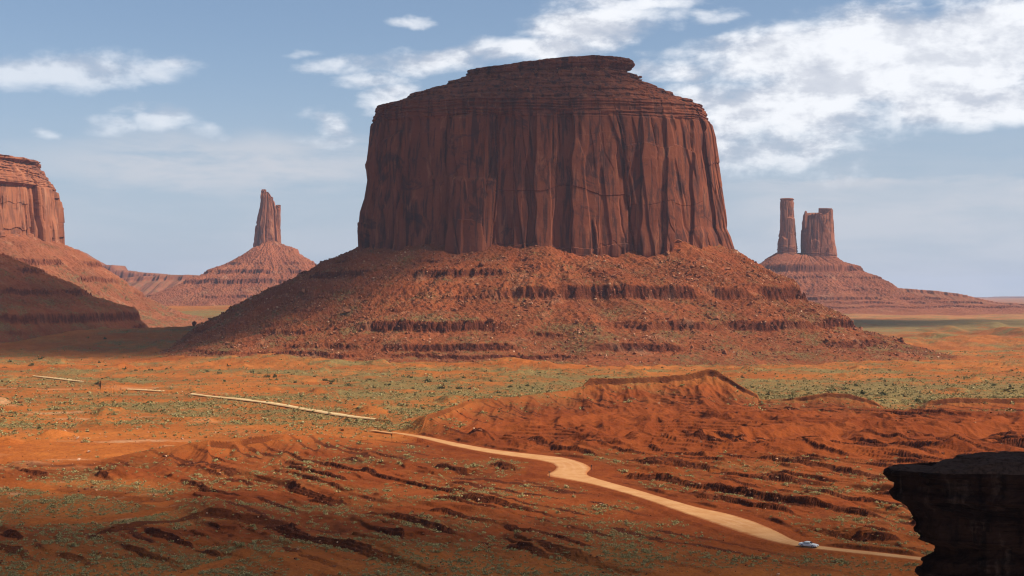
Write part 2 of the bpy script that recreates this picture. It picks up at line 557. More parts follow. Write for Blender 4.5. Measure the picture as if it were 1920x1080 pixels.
RU, RL = edge_world(ROAD_UP), edge_world(ROAD_LO)
SU, SL = edge_world(SIDE_UP, 40), edge_world(SIDE_LO, 40)
RC, RH = (RU + RL) / 2, np.hypot(*(RU - RL).T) / 2
SCN, SH = (SU + SL) / 2, np.hypot(*(SU - SL).T) / 2


def dist_to_road(x, y):
    """distance outside the road's edge (negative inside) and which side (+ = far side)"""
    best = np.full(x.shape, 1e6, np.float32); side = np.zeros(x.shape, np.float32)
    for C, Hh in ((RC, RH),):
        for k in range(0, len(C), 2):
            d = np.hypot(x - C[k, 0], y - C[k, 1]) - Hh[k] * 0.92
            c = d < best
            best = np.where(c, d, best)
            if C is RC:
                side = np.where(c, y - C[k, 1], side)
    return best, side


def cuesta(q, P, A, warpv, sharp=0.10):
    """asymmetric ledges: steep side to the front left, long gentle back slope"""
    s = (q + warpv) / P
    f = s - np.floor(s)
    u = np.clip(f / sharp, 0, 1)
    up = (np.floor(u * 3) + sstep(0.25, 0.75, (u * 3) % 1.0)) / 3          # the riser itself breaks into thinner beds
    return A * np.where(f < sharp, np.minimum(up, 1), 1 - (f - sharp) / (1 - sharp))


def terrain_height(x, y):
    D = y
    px = px_of(x, y)
    z = base_level(px, D)
    rock = np.zeros_like(z); veg = np.zeros_like(z); pale = np.zeros_like(z)
    near = sstep(1000, 800, D)

    zr, Dr = crest_line(CR, px)
    zl, Dl = crest_line(CL, px)
    jag = perlin2(px / 9, px * 0 + 3, 2) * 2 + perlin2(px / 3.0, px * 0, 4)
    onR = sstep(690, 770, px)
    Dc = np.where(px > 745, Dr, Dl)
    bad = sstep(30, -30, D - Dc)            # 1 in front of the skylines = badlands, 0 on the plain

    # long swells of the plain
    und = fbm2(x / 210, y / 150, 4, 11)
    z = z + und * lerp(2.2, 6.0, sstep(1600, 4000, D)) * (1 - bad * 0.6)
    z = z - 1.0 * (1 - bad) * sstep(900, 600, D)

    # --- rolling badlands
    hills = ridged2(x / 75 + 0.3 * fbm2(x / 60, y / 60, 2, 5), y / 62, 4, 21, 0.48)
    zone_r = sstep(-30, -120, D - Dr) * sstep(560, 640, D + (px - 1300) * 0.03) * onR
    z = z + zone_r * ((hills - 0.42) * 8.5 + (ridged2(x / 34 + 0.4 * fbm2(x / 40, y / 40, 2, 25), y / 40, 2, 27) - 0.5) * 3.4)
    gul = ridged2(x / 22 + 0.5 * fbm2(x / 30, y / 40, 2, 8), y / 55, 3, 31)
    z = z + bad * (gul - 0.5) * lerp(0.7, 2.3, zone_r)
    rill = ridged2(x / 7.5 + 0.5 * fbm2(x / 12, y / 16, 2, 18), y / 20, 2, 35)
    z = z + zone_r * (rill - 0.5) * 0.55 * sstep(0.35, 0.6, hills)

    # --- ledges along the strike (run from far left to near right), facing front left
    q = x * 0.80 + y * 0.60
    s = -x * 0.60 + y * 0.80
    wv = 11 * fbm2(x / 95, y / 95, 3, 41) + 3.0 * fbm2(x / 15, y / 15, 3, 45) + 0.9 * perlin2(x / 2.6, y / 2.6, 47)
    m1 = sstep(-0.16, 0.20, fbm2(s / 70, q / 26, 3, 51))
    m2 = sstep(-0.12, 0.20, fbm2(s / 40, q / 14, 3, 61))
    ledge_zone = bad * sstep(0.9, 0.35, zone_r * sstep(620, 690, D)) * sstep(330, 380, D)
    wash = sstep(400, 300, px + (y - 450) * 0.8) * sstep(395, 420, D) * sstep(520, 505, D)
    ledge_zone = ledge_zone * (1 - wash)
    l1 = cuesta(q, 38, 1.0, wv, 0.085) * (2.1 + 2.2 * fbm2(s / 50, q / 40, 2, 57)) * m1
    l2 = cuesta(q + 13, 17, 1.5, wv * 0.8, 0.10) * m2
    l3 = cuesta(q + 5, 8.5, 0.55, wv * 0.6, 0.14) * sstep(-0.1, 0.3, fbm2(s / 22, q / 8, 2, 66))
    z = z + ledge_zone * (l1 + l2 + l3)
    f1 = ((q + wv) / 38) % 1.0
    f2 = ((q + 13 + wv * 0.8) / 17) % 1.0
    f3 = ((q + 5 + wv * 0.6) / 8.5) % 1.0
    rk = np.maximum(np.where(f1 < 0.085, sstep(0.1, 0.4, m1), 0), np.where(f2 < 0.115, sstep(0.1, 0.4, m2), 0))
    rk = np.maximum(rk, np.where(f3 < 0.15, 0.35 * m2, 0))
    rock = np.maximum(rock, rk * ledge_zone)
    # low ledges scattered over the plain too
    pm = (1 - bad) * sstep(2000, 1300, D)
    lp = cuesta(q * 0.7 + y * 0.5, 60, 2.0, 25 * fbm2(x / 80, y / 80, 3, 71), 0.06) * sstep(0.12, 0.42, fbm2(x / 90, y / 50, 3, 73))
    z = z + pm * lp
    knolls = sstep(0.28, 0.75, fbm2(x / 46, y / 60, 3, 75)) * 5.0
    z = z + knolls * (1 - bad) * sstep(2300, 1500, D)

    ap = sstep(1180, 1480, D) * sstep(2100, 1700, D) * sstep(250, 480, px) * sstep(1180, 930, px)
    z = z + ap * (5.0 + 9.0 * ridged2(x / 85, y / 120, 4, 171) * sstep(-0.2, 0.4, fbm2(x / 150, y / 150, 2, 175)))
    z = z + 24 * np.exp(-((D - 1830) / 190.0) ** 2) * sstep(560, 400, px)
    z = z + (ridged2(x / 40, y / 55, 4, 181) - 0.5) * 3.2 * sstep(1050, 1300, D) * sstep(2600, 1900, D)
    # --- explicit skylines
    def add_crest(z, rock, zc, Dcr, front, back, cap, capmask, on, foot=0.28, L=40.0, gw=17.0, gs=81):
        t = Dcr - D + 0.8 * perlin2(px / 30, D / 60, gs)
        spur = ridged2(x / gw, t / 90, 3, gs + 1)
        tt = np.maximum(t, 0)
        undercut = np.clip(np.maximum(cap, 2.4 / np.maximum(zc, 0.5)), 0, 0.62) * capmask
        bodyz = zc * (1 - undercut * sstep(0.0, 3.0, tt)) * (foot + (1 - foot) * np.exp(-np.maximum(tt - 1, 0) / (L * (0.75 + 0.6 * spur))))
        bodyz = bodyz * sstep(front, front * 0.45, tt)
        bodyz = bodyz - sstep(3, 14, tt) * sstep(front, front * 0.3, tt) * (1 - spur) * zc * 0.16
        backz = zc * (1 - sstep(0, back, -t))
        h = np.where(t > 0, bodyz, backz)
        k = on * sstep(0.2, 1.5, h)
        zn = np.maximum(z, z * (1 - k) + np.maximum(h, z * 0.35 + h * 0.75) * k)
        # in the crest band hold the drawn skyline exactly
        band = on * sstep(14, 3, np.abs(t)) * (t > -1) + on * sstep(back, 0, -t) * (t <= -1)
        zn = lerp(zn, h, np.clip(band, 0, 1))
        rk = on * capmask * (tt > 0.1) * (tt < 4.0)  # bare rock colour, widened to darken the shaded band under the cap
        return zn, np.maximum(rock, rk)

    capm = (0.92 + 0.5 * fbm2(px / 22, D / 30, 3, 9)) * np.clip(np.interp(px, [700, 760, 770, 860, 960, 1000, 1095, 1106, 1424, 1430, 1490, 1500, 1645, 1655, 1735, 1748, 2700],
                                 [0.0, 0.8, 0.8, 0.6, 0.2, 0.0, 0.2, 1, 1, 0.1, 0.4, 1, 1, 0.0, 0.0, 1, 1]) + 0.25 * perlin2(px / 16, D / 50, 6), 0, 1)
    z, rock = add_crest(z, rock, zr, Dr, 170, 70, 0.20, capm, onR, 0.30, 34, 17, 81)
    onL = sstep(770, 735, px)
    capl = np.clip(0.8 * sstep(0.0, 0.3, perlin2(px / 55, px * 0, 7)), 0, 1)
    z, rock = add_crest(z, rock, zl, Dl, 75, 34, 0.16, capl, onL, 0.10, 26, 14, 91)
    z3, D3 = crest_line(C3, px)
    on3 = sstep(118, 175, px) * sstep(670, 600, px)
    z, rock = add_crest(z, rock, np.maximum(z3, 0.2), D3, 32, 60, 0.45, np.full_like(z, 0.9), on3, 0.05, 12, 12, 95)

    # --- flat wash in the near left
    z = lerp(z, und * 0.5 + 0.3 * fbm2(x / 12, y / 12, 2, 97), wash * 0.9)

    # --- road bed with a cut bank along the far side
    far_enough = D < 700
    dr = np.full_like(z, 1e6); side = np.zeros_like(z)
    idx = np.where(far_enough & (D > 300))
    if len(idx[0]):
        a, b_ = dist_to_road(x[idx], y[idx])
        dr[idx] = a; side[idx] = b_
    # nearer ground must not rise in front of the road
    w = sstep(13, 1.0, dr)
    z = lerp(z, ROAD_Z, w)
    bank = sstep(-0.15, 0.35, fbm2(x / 26, y / 26, 3, 161)) * (side > 0)
    z = z + 1.0 * bank * sstep(1.2, 2.8 + 0.8 * perlin2(x / 5, y / 5, 3), dr) * sstep(12, 3, dr)
    rock = rock * (1 - w) + 0.8 * (dr > 1.0) * (dr < 2.6) * bank
    sight = sstep(70, 8, dr) * (side <= 0)
    z = lerp(z, np.minimum(z, ROAD_Z - 0.4 - 0.02 * np.clip(dr, 0, 60)), sight * sstep(0, 3, dr))

    # --- the far graded road on the plain
    for P, hw in zip(FAR_ROAD, FAR_HALF):
        for (a, b_) in zip(P[:-1], P[1:]):
            A = np.array(road_point(*a, z=0.5)); B = np.array(road_point(*b_, z=0.5))
            ii = np.where((px > a[0] - 30) & (px < b_[0] + 30) & (D > B[1] - 160) & (D < A[1] + 60))
            if not len(ii[0]): continue
            ax, ay = x[ii] - A[0], y[ii] - A[1]
            d = B - A
            tt = np.clip((ax * d[0] + ay * d[1]) / (d @ d), 0, 1)
            dd = np.hypot(ax - tt * d[0], ay - tt * d[1])
            infront = (ax * d[1] * -1 + ay * d[0]) * np.sign(d[0]) < 0
            zz = z[ii]
            zz = lerp(zz, 0.5, sstep(hw + 16, hw + 4, dd))
            zz = np.where(infront, np.minimum(zz, lerp(zz, -0.6, sstep(140, 40, dd))), zz)
            z[ii] = zz

    # --- distant ground on the right: low red swells in front of the dark strip
    fr = sstep(1450, 1650, px) * sstep(1600, 2100, D) * sstep(3300, 2600, D)
    z = z + fr * (sstep(-0.1, 0.6, fbm2(x / 160, y / 420, 4, 101)) * 16)
    fl = sstep(3000, 4200, D) * sstep(9000, 6000, D)
    z = z + fl * fbm2(x / 300, y / 700, 3, 111) * 6

    # thin harder beds weather out of the mounds as small steps
    bed_s = (z + 0.020 * q + 0.35 * fbm2(x / 18, y / 18, 3, 195)) / 1.25
    bf = bed_s - np.floor(bed_s)
    bm_ = bad * sstep(-0.05, 0.3, fbm2(x / 45, y / 45, 3, 197)) * (1 - w) * sstep(1100, 950, D)
    z = z + bm_ * 1.25 * 0.62 * (sstep(0.72, 0.98, bf) - bf)
    rock = np.maximum(rock, 0.45 * bm_ * (bf > 0.72) * (bf < 0.98))
    # fine roughness
    z = z + (0.42 * fbm2(x / 6.5, y / 6.5, 3, 121)) * sstep(1500, 700, D) * (1 - w)

    # --- plant cover
    vn = fbm2(x / 170, y / 75, 4, 131) + 0.4 * fbm2(x / 30, y / 22, 3, 133)
    row = HZ + (EYE - base_level(px, D)) * F / D
    plain = 1 - bad
    veg = plain * np.clip(0.52 + 0.85 * vn, 0, 1) * sstep(640, 720, D)
    strip = np.exp(-((row - 722 - (px - 900) * 0.010) / 17.0) ** 2) * sstep(560, 760, px) + np.exp(-((row - 752) / 22.0) ** 2) * sstep(1350, 1500, px) + 0.8 * np.exp(-((row - 772) / 16.0) ** 2) * sstep(200, 420, px) * sstep(720, 600, px)
    veg = veg + plain * strip * 0.45
    apron = plain * sstep(1150, 1400, D) * sstep(1900, 1700, D)
    veg = lerp(veg, np.clip(0.50 + 0.9 * vn, 0, 0.85), apron)
    darkstrip = sstep(2350, 2600, D) * sstep(3500, 3200, D)
    veg = np.maximum(veg, darkstrip * 0.95)
    veg = np.where(D > 3600, np.clip(0.45 + 0.6 * vn, 0, 1), veg)
    low = sstep(0.5, -0.2, und) * 0
    veg = np.clip(veg + 0.04 * sstep(1500, 2000, D) * sstep(1350, 1500, px) + 0.02 * plain, 0, 1)
    bveg = np.clip(0.20 + 0.8 * fbm2(x / 38, y / 26, 4, 141), 0, 0.75) * sstep(0.6, 0.0, zone_r)
    bveg = np.maximum(bveg, wash * np.clip(0.42 + 0.9 * fbm2(x / 16, y / 24, 3, 143), 0, 0.9))
    bveg = np.maximum(bveg, sstep(415, 360, D) * np.clip(0.30 + 0.8 * fbm2(x / 34, y / 18, 3, 145), 0, 0.80) * sstep(1150, 900, px))
    trk = np.zeros_like(z)
    for tk in ([(-150, 898), (0, 905), (100, 915), (200, 925), (300, 944), (335, 950)], [(340, 950), (250, 968), (150, 976), (60, 978), (20, 1010), (-60, 1040)], [(330, 1085), (400, 1062), (470, 1040)]):
        tk = np.array(sorted(tk), float)
        dd = np.abs(row - np.interp(px, tk[:, 0], tk[:, 1]) - 2.0 * perlin2(px / 25, row / 20, 191))
        trk = np.maximum(trk, sstep(8, 4.5, dd) * (px > tk[0, 0]) * (px < tk[-1, 0]))
    veg = veg + bad * bveg * (1 - trk)
    veg = veg * (1 - 0.85 * np.clip(rock, 0, 1)) * (1 - sstep(6, 1, dr))
    pale = 0.65 * sstep(0.12, 0.5, fbm2(x / 60, y / 26, 4, 151)) * plain * sstep(560, 200, px) * sstep(1300, 900, D)
    pale = np.maximum(pale, 0.35 * sstep(4200, 3600, D) * sstep(3100, 3500, D) * sstep(1400, 1600, px))
    pale = np.maximum(pale, 0.5 * sstep(0.30, 0.5, fbm2(x / 14, y / 8, 3, 153)) * wash)
    return z, np.clip(rock, 0, 1), np.clip(veg, 0, 1), np.clip(pale, 0, 1), dr, np.clip(bad * (1 - wash * 0.7) * sstep(330, 400, D), 0, 1)


T_PX = np.r_[np.linspace(-1400, -150, 90)[:-1], np.linspace(-150, 2070, 1420), np.linspace(2070, 3400, 90)[1:]]
_rows = np.r_[np.arange(1130, 836, -0.60), np.arange(836, 746, -0.26), np.arange(746, 600, -0.60), np.arange(600, 580, -0.5)]
T_D = np.r_[np.linspace(20, 300, 20)[:-1], EYE * F / (_rows - HZ), np.geomspace(7450, 23000, 40)]
GX = (T_PX[None, :] - 960) / F * T_D[:, None]
GY = np.repeat(T_D[:, None], len(T_PX), 1)
GZ, GR, GV, GP, GDR, GB = terrain_height(GX, GY)
# foot of the viewpoint rock: ground under and beside the camera
ground = grid_obj('ground', GX, GY, GZ, M_GROUND, smooth=False, attrs={'veg': GV, 'rock': GR, 'pale': GP, 'shale': GB})
tag(ground, kind='structure')


def sample(grid, x, y):
    px = px_of(np.asarray(x, float), np.asarray(y, float))
    j = np.interp(px, T_PX, np.arange(len(T_PX))); i = np.interp(y, T_D, np.arange(len(T_D)))
    i0 = np.clip(np.floor(i).astype(int), 0, len(T_D) - 2); j0 = np.clip(np.floor(j).astype(int), 0, len(T_PX) - 2)
    fi, fj = i - i0, j - j0
    g = grid
    return (g[i0, j0] * (1 - fi) * (1 - fj) + g[i0 + 1, j0] * fi * (1 - fj) + g[i0, j0 + 1] * (1 - fi) * fj + g[i0 + 1, j0 + 1] * fi * fj)


# ------------------------------------------------------------------ road
m, t, b = new_mat('graded_dirt')
g = t.n('ShaderNodeNewGeometry').outputs['Position']
u = attr(t, 'across')
nr = t.noise(g, 0.16, 5, 0.6)
nf = t.noise(g, 1.1, 4, 0.65)
c = t.mix(t.ramp(nr, 0.3, 0.7), rgb(0.51, 0.260, 0.108), rgb(0.43, 0.195, 0.072))
tr = t.math('SINE', t.math('MULTIPLY', t.math('ADD', u, t.math('MULTIPLY', nr, 0.22)), 27.0))
c = t.mix(t.math('MULTIPLY', t.math('MULTIPLY', t.ramp(tr, 0.2, 0.95), t.ramp(t.noise(g, 0.05, 4, 0.6), 0.4, 0.6)), 0.35), c, rgb(0.57, 0.31, 0.16))
edge = t.ramp(t.math('ADD', t.math('ABSOLUTE', t.math('SUBTRACT', u, 0.5)), t.math('MULTIPLY', t.math('ADD', nf, nr), 0.14)), 0.44, 0.63)
c = t.mix(edge, c, rgb(0.31, 0.09, 0.026))
c = t.mix(t.math('MULTIPLY', t.ramp(nf, 0.45, 0.8), 0.3), c, rgb(0.36, 0.13, 0.05))
t.link(c, b.inputs['Base Color'])
bump(t, b, nf, 0.3, 0.3)
M_ROAD = m


M_FAR_ROAD = M_ROAD.copy()
M_FAR_ROAD.name = 'pale_graded_dirt'
for nd in M_FAR_ROAD.node_tree.nodes:
    if nd.type == 'MIX' and not nd.inputs[7].is_linked:
        for sk in (nd.inputs[6], nd.inputs[7]):
            if not sk.is_linked:
                r_, g_, b_, _ = sk.default_value
                sk.default_value = (min(r_ * 1.25, 0.8), min(g_ * 1.7, 0.58), min(b_ * 2.0, 0.33), 1)


def ribbon(name, U, L, lift, mat, cols=9):
    tt = np.linspace(0, 1, cols)
    X = U[:, None, 0] * (1 - tt) + L[:, None, 0] * tt
    Y = U[:, None, 1] * (1 - tt) + L[:, None, 1] * tt
    Z = np.maximum(sample(GZ, X, Y), ROAD_Z - 0.3) + lift
    Z[:, 0] -= lift * 3; Z[:, -1] -= lift * 3
    A = np.repeat(tt[None, :], len(U), 0)
    o = grid_obj(name, X, Y, Z, mat, flip=True, attrs={'across': A})
    return tag(o, kind='structure')


def expand(U, L, k):
    c = (U + L) / 2
    return c + (U - c) * k, c + (L - c) * k


ribbon('road', *expand(RU, RL, 0.95), 0.14, M_ROAD, 13)
for P, hw in zip(FAR_ROAD, FAR_HALF):
    pts = np.array([road_point(a[0], a[1], 0.5) for a in resample(P, 60)])
    tan = np.gradient(pts, axis=0); tan /= np.linalg.norm(tan, axis=1)[:, None]
    nrm = np.stack([-tan[:, 1], tan[:, 0]], 1)
    hw = hw * (0.25 + 0.75 * np.sin(np.linspace(0.05, math.pi - 0.05, 60)) ** 0.5)[:, None] * (1 + 0.12 * perlin2(np.arange(60) / 5.0, np.zeros(60), 7))[:, None]
    ribbon('road', pts + nrm * hw, pts - nrm * hw, 0.22, M_FAR_ROAD, 5)

# ------------------------------------------------------------------ buttes
def theta_samples(n, dense=0.8):
    """angles round the butte, most of them on the half that faces the viewpoint (-Y)"""
    k = int(n * dense)
    a = np.linspace(math.radians(170), math.radians(370), k, endpoint=False)
    b_ = np.linspace(math.radians(370), math.radians(530), n - k, endpoint=False)
    return np.r_[a, b_]


def cells(a, total, size, rng):
    nb = max(3, int(total / size))
    e = np.sort((np.arange(nb) + rng.uniform(-0.85, 0.85, nb)) * total / nb)
    e = np.sort(e % total)
    idx = np.searchsorted(e, a % total) % nb
    hi = e[idx]; lo = e[idx - 1]
    aa = a % total
    w = (hi - lo) % total
    d0 = (aa - lo) % total
    d1 = (hi - aa) % total
    w = np.maximum(w, 1e-3)
    return idx, np.minimum(d0, d1), np.clip(d0 / w, 0, 1), np.where(d0 < d1, idx - 1, idx), nb


def cliff(name, parent, cx, cy, zs, left, right, aspect, nth, nz, mat, rng_seed=1, power=2.8, sizes=((60, 5.0), (24, 3.2), (9, 1.1)), crack=2.2,
          bed_lo=0.12, bed_hi=0.90, top=None, scale=1.0, big=0.0, panels=None, slab=1.0):
    """wall of a butte; left / right = half widths in metres at heights zs; returns cliff top ring and base ring"""
    rng = np.random.default_rng(rng_seed)
    th = theta_samples(nth)
    z = np.linspace(zs[0], zs[-1], nz)
    T, Z = np.meshgrid(th, z)
    c, s_ = np.cos(T), np.sin(T)
    Lz = np.interp(Z, zs, left); Rz = np.interp(Z, zs, right)
    half = np.where(c > 0, Rz, Lz)
    half = lerp(Lz, Rz, sstep(-0.5, 0.5, c))
    rho = (np.abs(c) ** power + np.abs(s_) ** power) ** (-1 / power)
    mean = (Lz + Rz) / 2
    R0 = float(np.mean(mean))
    tot = 2 * math.pi * R0
    a = (T - th[0]) * R0
    v = (Z - zs[0]) / (zs[-1] - zs[0])
    d = np.zeros_like(Z)
    body = sstep(0.02, bed_lo + 0.04, v) * (1 - 0.75 * sstep(bed_hi - 0.02, bed_hi + 0.02, v))
    if big:
        d += big * perlin2(a / (tot / 9), Z * 0, rng_seed + 3)
    for k, (size, amp) in enumerate(sizes):
        size *= scale; amp *= scale
        wob = size * 0.13 * perlin2(a / (size * 3.2), Z / (size * 3.4), rng_seed * 7 + k) + size * 0.05 * perlin2(a / (size * 1.2), Z / (size * 0.8), rng_seed * 7 + k + 40) + 0.35 * scale * perlin2(a / 30, Z / (2.6 * scale), rng_seed + k + 60)
        idx, dist, frac, near_i, nb = cells(a + wob, tot, size, rng)
        offs = rng.uniform(-1, 1, nb); cr = rng.random(nb) ** 1.6
        brk = rng.uniform(0.1, 1.0, nb); spall = rng.uniform(0.2, 1.1, nb) * (rng.random(nb) < 0.65)
        vj = v + 0.05 * perlin2(a / (size * 0.5), Z / size, rng_seed * 11 + k)
        o = offs[idx] - spall[idx] * sstep(-0.015, 0.012, vj - brk[idx])
        lev = np.floor((vj + rng.uniform(0, 0.3, nb)[idx]) / (0.31 if k == 0 else 0.23)).astype(int)
        tab = rng.uniform(-1, 1, (nb, 9)) * (rng.random((nb, 9)) < 0.55)
        o = o + (0.28 if k == 0 else 0.8) * tab[idx, np.clip(lev, 0, 8)]
        bulge = (1 - np.abs(2 * frac - 1) ** 5) * rng.uniform(0.0, 0.8, nb)[idx]
        loc = 1.0 if k == 0 else sstep(-0.05, 0.25, fbm2(a / (size * 3.5), Z / (size * 5), 2, rng_seed * 5 + k))
        d += body * amp * loc * (o + 0.5 * bulge)
        d -= body * crack * scale * loc * cr[near_i] * (0.45 if k else 1.1) * np.exp(-(dist / (0.7 * scale + 0.018 * size)) ** 2)
    P = (np.cos(T) * R0, np.sin(T) * R0, Z)
    sc = scale
    # sheets of rock fallen away in layers: stepped, sharp edged scars
    sl = fbm2(a / (62 * sc), Z / (430 * sc), 3, rng_seed + 70, 0.45) * 3.2
    sl2 = fbm2(a / (26 * sc) + 0.15 * Z / (40 * sc), Z / (170 * sc), 3, rng_seed + 76, 0.45) * 2.2
    few = sstep(0.0, 0.3, fbm2(a / (70 * sc), Z / (110 * sc), 2, rng_seed + 79))
    def stepped(q):
        fl = np.floor(q)
        return fl + sstep(0.90, 1.0, q - fl)
    d += body * slab * sc * (2.0 * stepped(sl) + 0.9 * few * stepped(sl2))
    d += 0.30 * sc * fbm3(P[0] / (16 * sc), P[1] / (16 * sc), P[2] / (34 * sc), 3, rng_seed)
    d += 0.26 * sc * fbm3(P[0] / (4 * sc), P[1] / (4 * sc), P[2] / (6 * sc), 2, rng_seed + 5)
    bed = np.maximum(sstep(bed_lo + 0.03, bed_lo - 0.02, v), sstep(bed_hi - 0.02, bed_hi + 0.01, v))
    lay = perlin2(Z / (2.3 * sc) + 0.6 * perlin2(a / (60 * sc), Z / (40 * sc), 9), a / (90 * sc), rng_seed + 2)
    d += bed * 1.5 * sc * np.sign(lay) * np.abs(lay) ** 0.5
    d += bed * 1.0 * sc * perlin2(a / (7 * sc), Z / (5 * sc), rng_seed + 8)
    d -= d.mean()
    if panels is not None:
        # the large bays of the front: outward offset by distance along the face
        xx = half * rho * c + 0.016 * tot / 6.28 * perlin2(a * 0 + 1.0, Z / 70, rng_seed + 90) + 2.0 * perlin2(a / 20, Z / 30, rng_seed + 91)
        e = np.array([p[0] for p in panels]); o = np.array([p[1] for p in panels], float)
        pan = np.zeros_like(d) + o[0]
        for k in range(1, len(e)):
            pan += (o[k] - o[k - 1]) * sstep(-0.7, 0.7, xx - e[k])
        d += pan * body * sstep(0.2, -0.2, s_)
    X = cx + half * rho * c + d * c
    Y = cy + mean * aspect * rho * s_ + d * s_
    if top is not None:
        Z = Z + top(np.cos(T) * half * rho, a) * sstep(0.3, 1.0, v)
    # close the top with a shrinking lid
    n = 5
    ring = [(cx + (X[-1] - cx) * f, cy + (Y[-1] - cy) * f, Z[-1] + (0.6 * sc if i else 0)) for i, f in enumerate((0.9, 0.6, 0.3, 0.02))]
    X2 = np.vstack([X] + [r[0] for r in ring]); Y2 = np.vstack([Y] + [r[1] for r in ring]); Z2 = np.vstack([Z] + [r[2] for r in ring])
    B = np.vstack([bed] + [bed[-1:]] * 4)
    ob = grid_obj(name, X2, Y2, Z2, mat, parent, wrap=True, smooth=False, attrs={'bed': B})
    return th, (X[0], Y[0], Z[0]), (X[-1], Y[-1], Z[-1])


def cap_slope(name, parent, cx, cy, th, ringtop, prof_l, prof_r, nr, mat, seed=1, scale=1.0, jag=4.0):
    """stepped shale slope and caprock over the cliff: profiles = (fraction of the top radius, height)"""
    X0, Y0, Z0 = ringtop
    k = np.linspace(0, len(prof_l) - 1, nr)
    kk = np.arange(len(prof_l))
    pl, pr = np.array(prof_l, float), np.array(prof_r, float)
    w = sstep(-0.85, 0.85, np.cos(th))[None, :]
    K = np.repeat(k[:, None], len(th), 1)
    R0 = float(np.mean(np.hypot(X0 - cx, Y0 - cy)))
    a = (th * R0)[None, :] + 0 * K
    # wobble along the profile makes ledges ragged
    fr = lerp(np.interp(K, kk, pl[:, 0]), np.interp(K, kk, pr[:, 0]), w)
    zz = lerp(np.interp(K, kk, pl[:, 1]), np.interp(K, kk, pr[:, 1]), w)
    dz = zz - zz[0:1]
    ease = sstep(0, 1.0, K) * sstep(kk[-1], kk[-1] - 1.0, K)
    n1 = fbm2(a / (26 * scale), zz / (9 * scale), 4, seed)
    n2 = fbm2(a / (7 * scale), zz / (3.2 * scale), 3, seed + 7)
    lay = perlin2(zz / (3.4 * scale) + 0.5 * perlin2(a / (70 * scale), zz / 30, seed + 4), a / (55 * scale), seed + 9)
    fr = fr + ease * (n1 * jag + n2 * jag * 0.5 + np.sign(lay) * np.abs(lay) ** 0.4 * jag * 0.55) / R0
    zz = zz + ease * n1 * 1.0 * scale
    X = cx + (X0 - cx)[None, :] * fr
    Y = cy + (Y0 - cy)[None, :] * fr
    Zb = Z0[None, :] * sstep(1.0, 0, K) + zz * (1 - sstep(1.0, 0, K))
    return grid_obj(name, X, Y, Zb, mat, parent, wrap=True, smooth=False, attrs={'bed': np.clip(0.8 + 0 * K, 0, 1), 'rock': 0 * K + 0.8, 'veg': 0 * K + 0.25, 'pale': 0 * K})


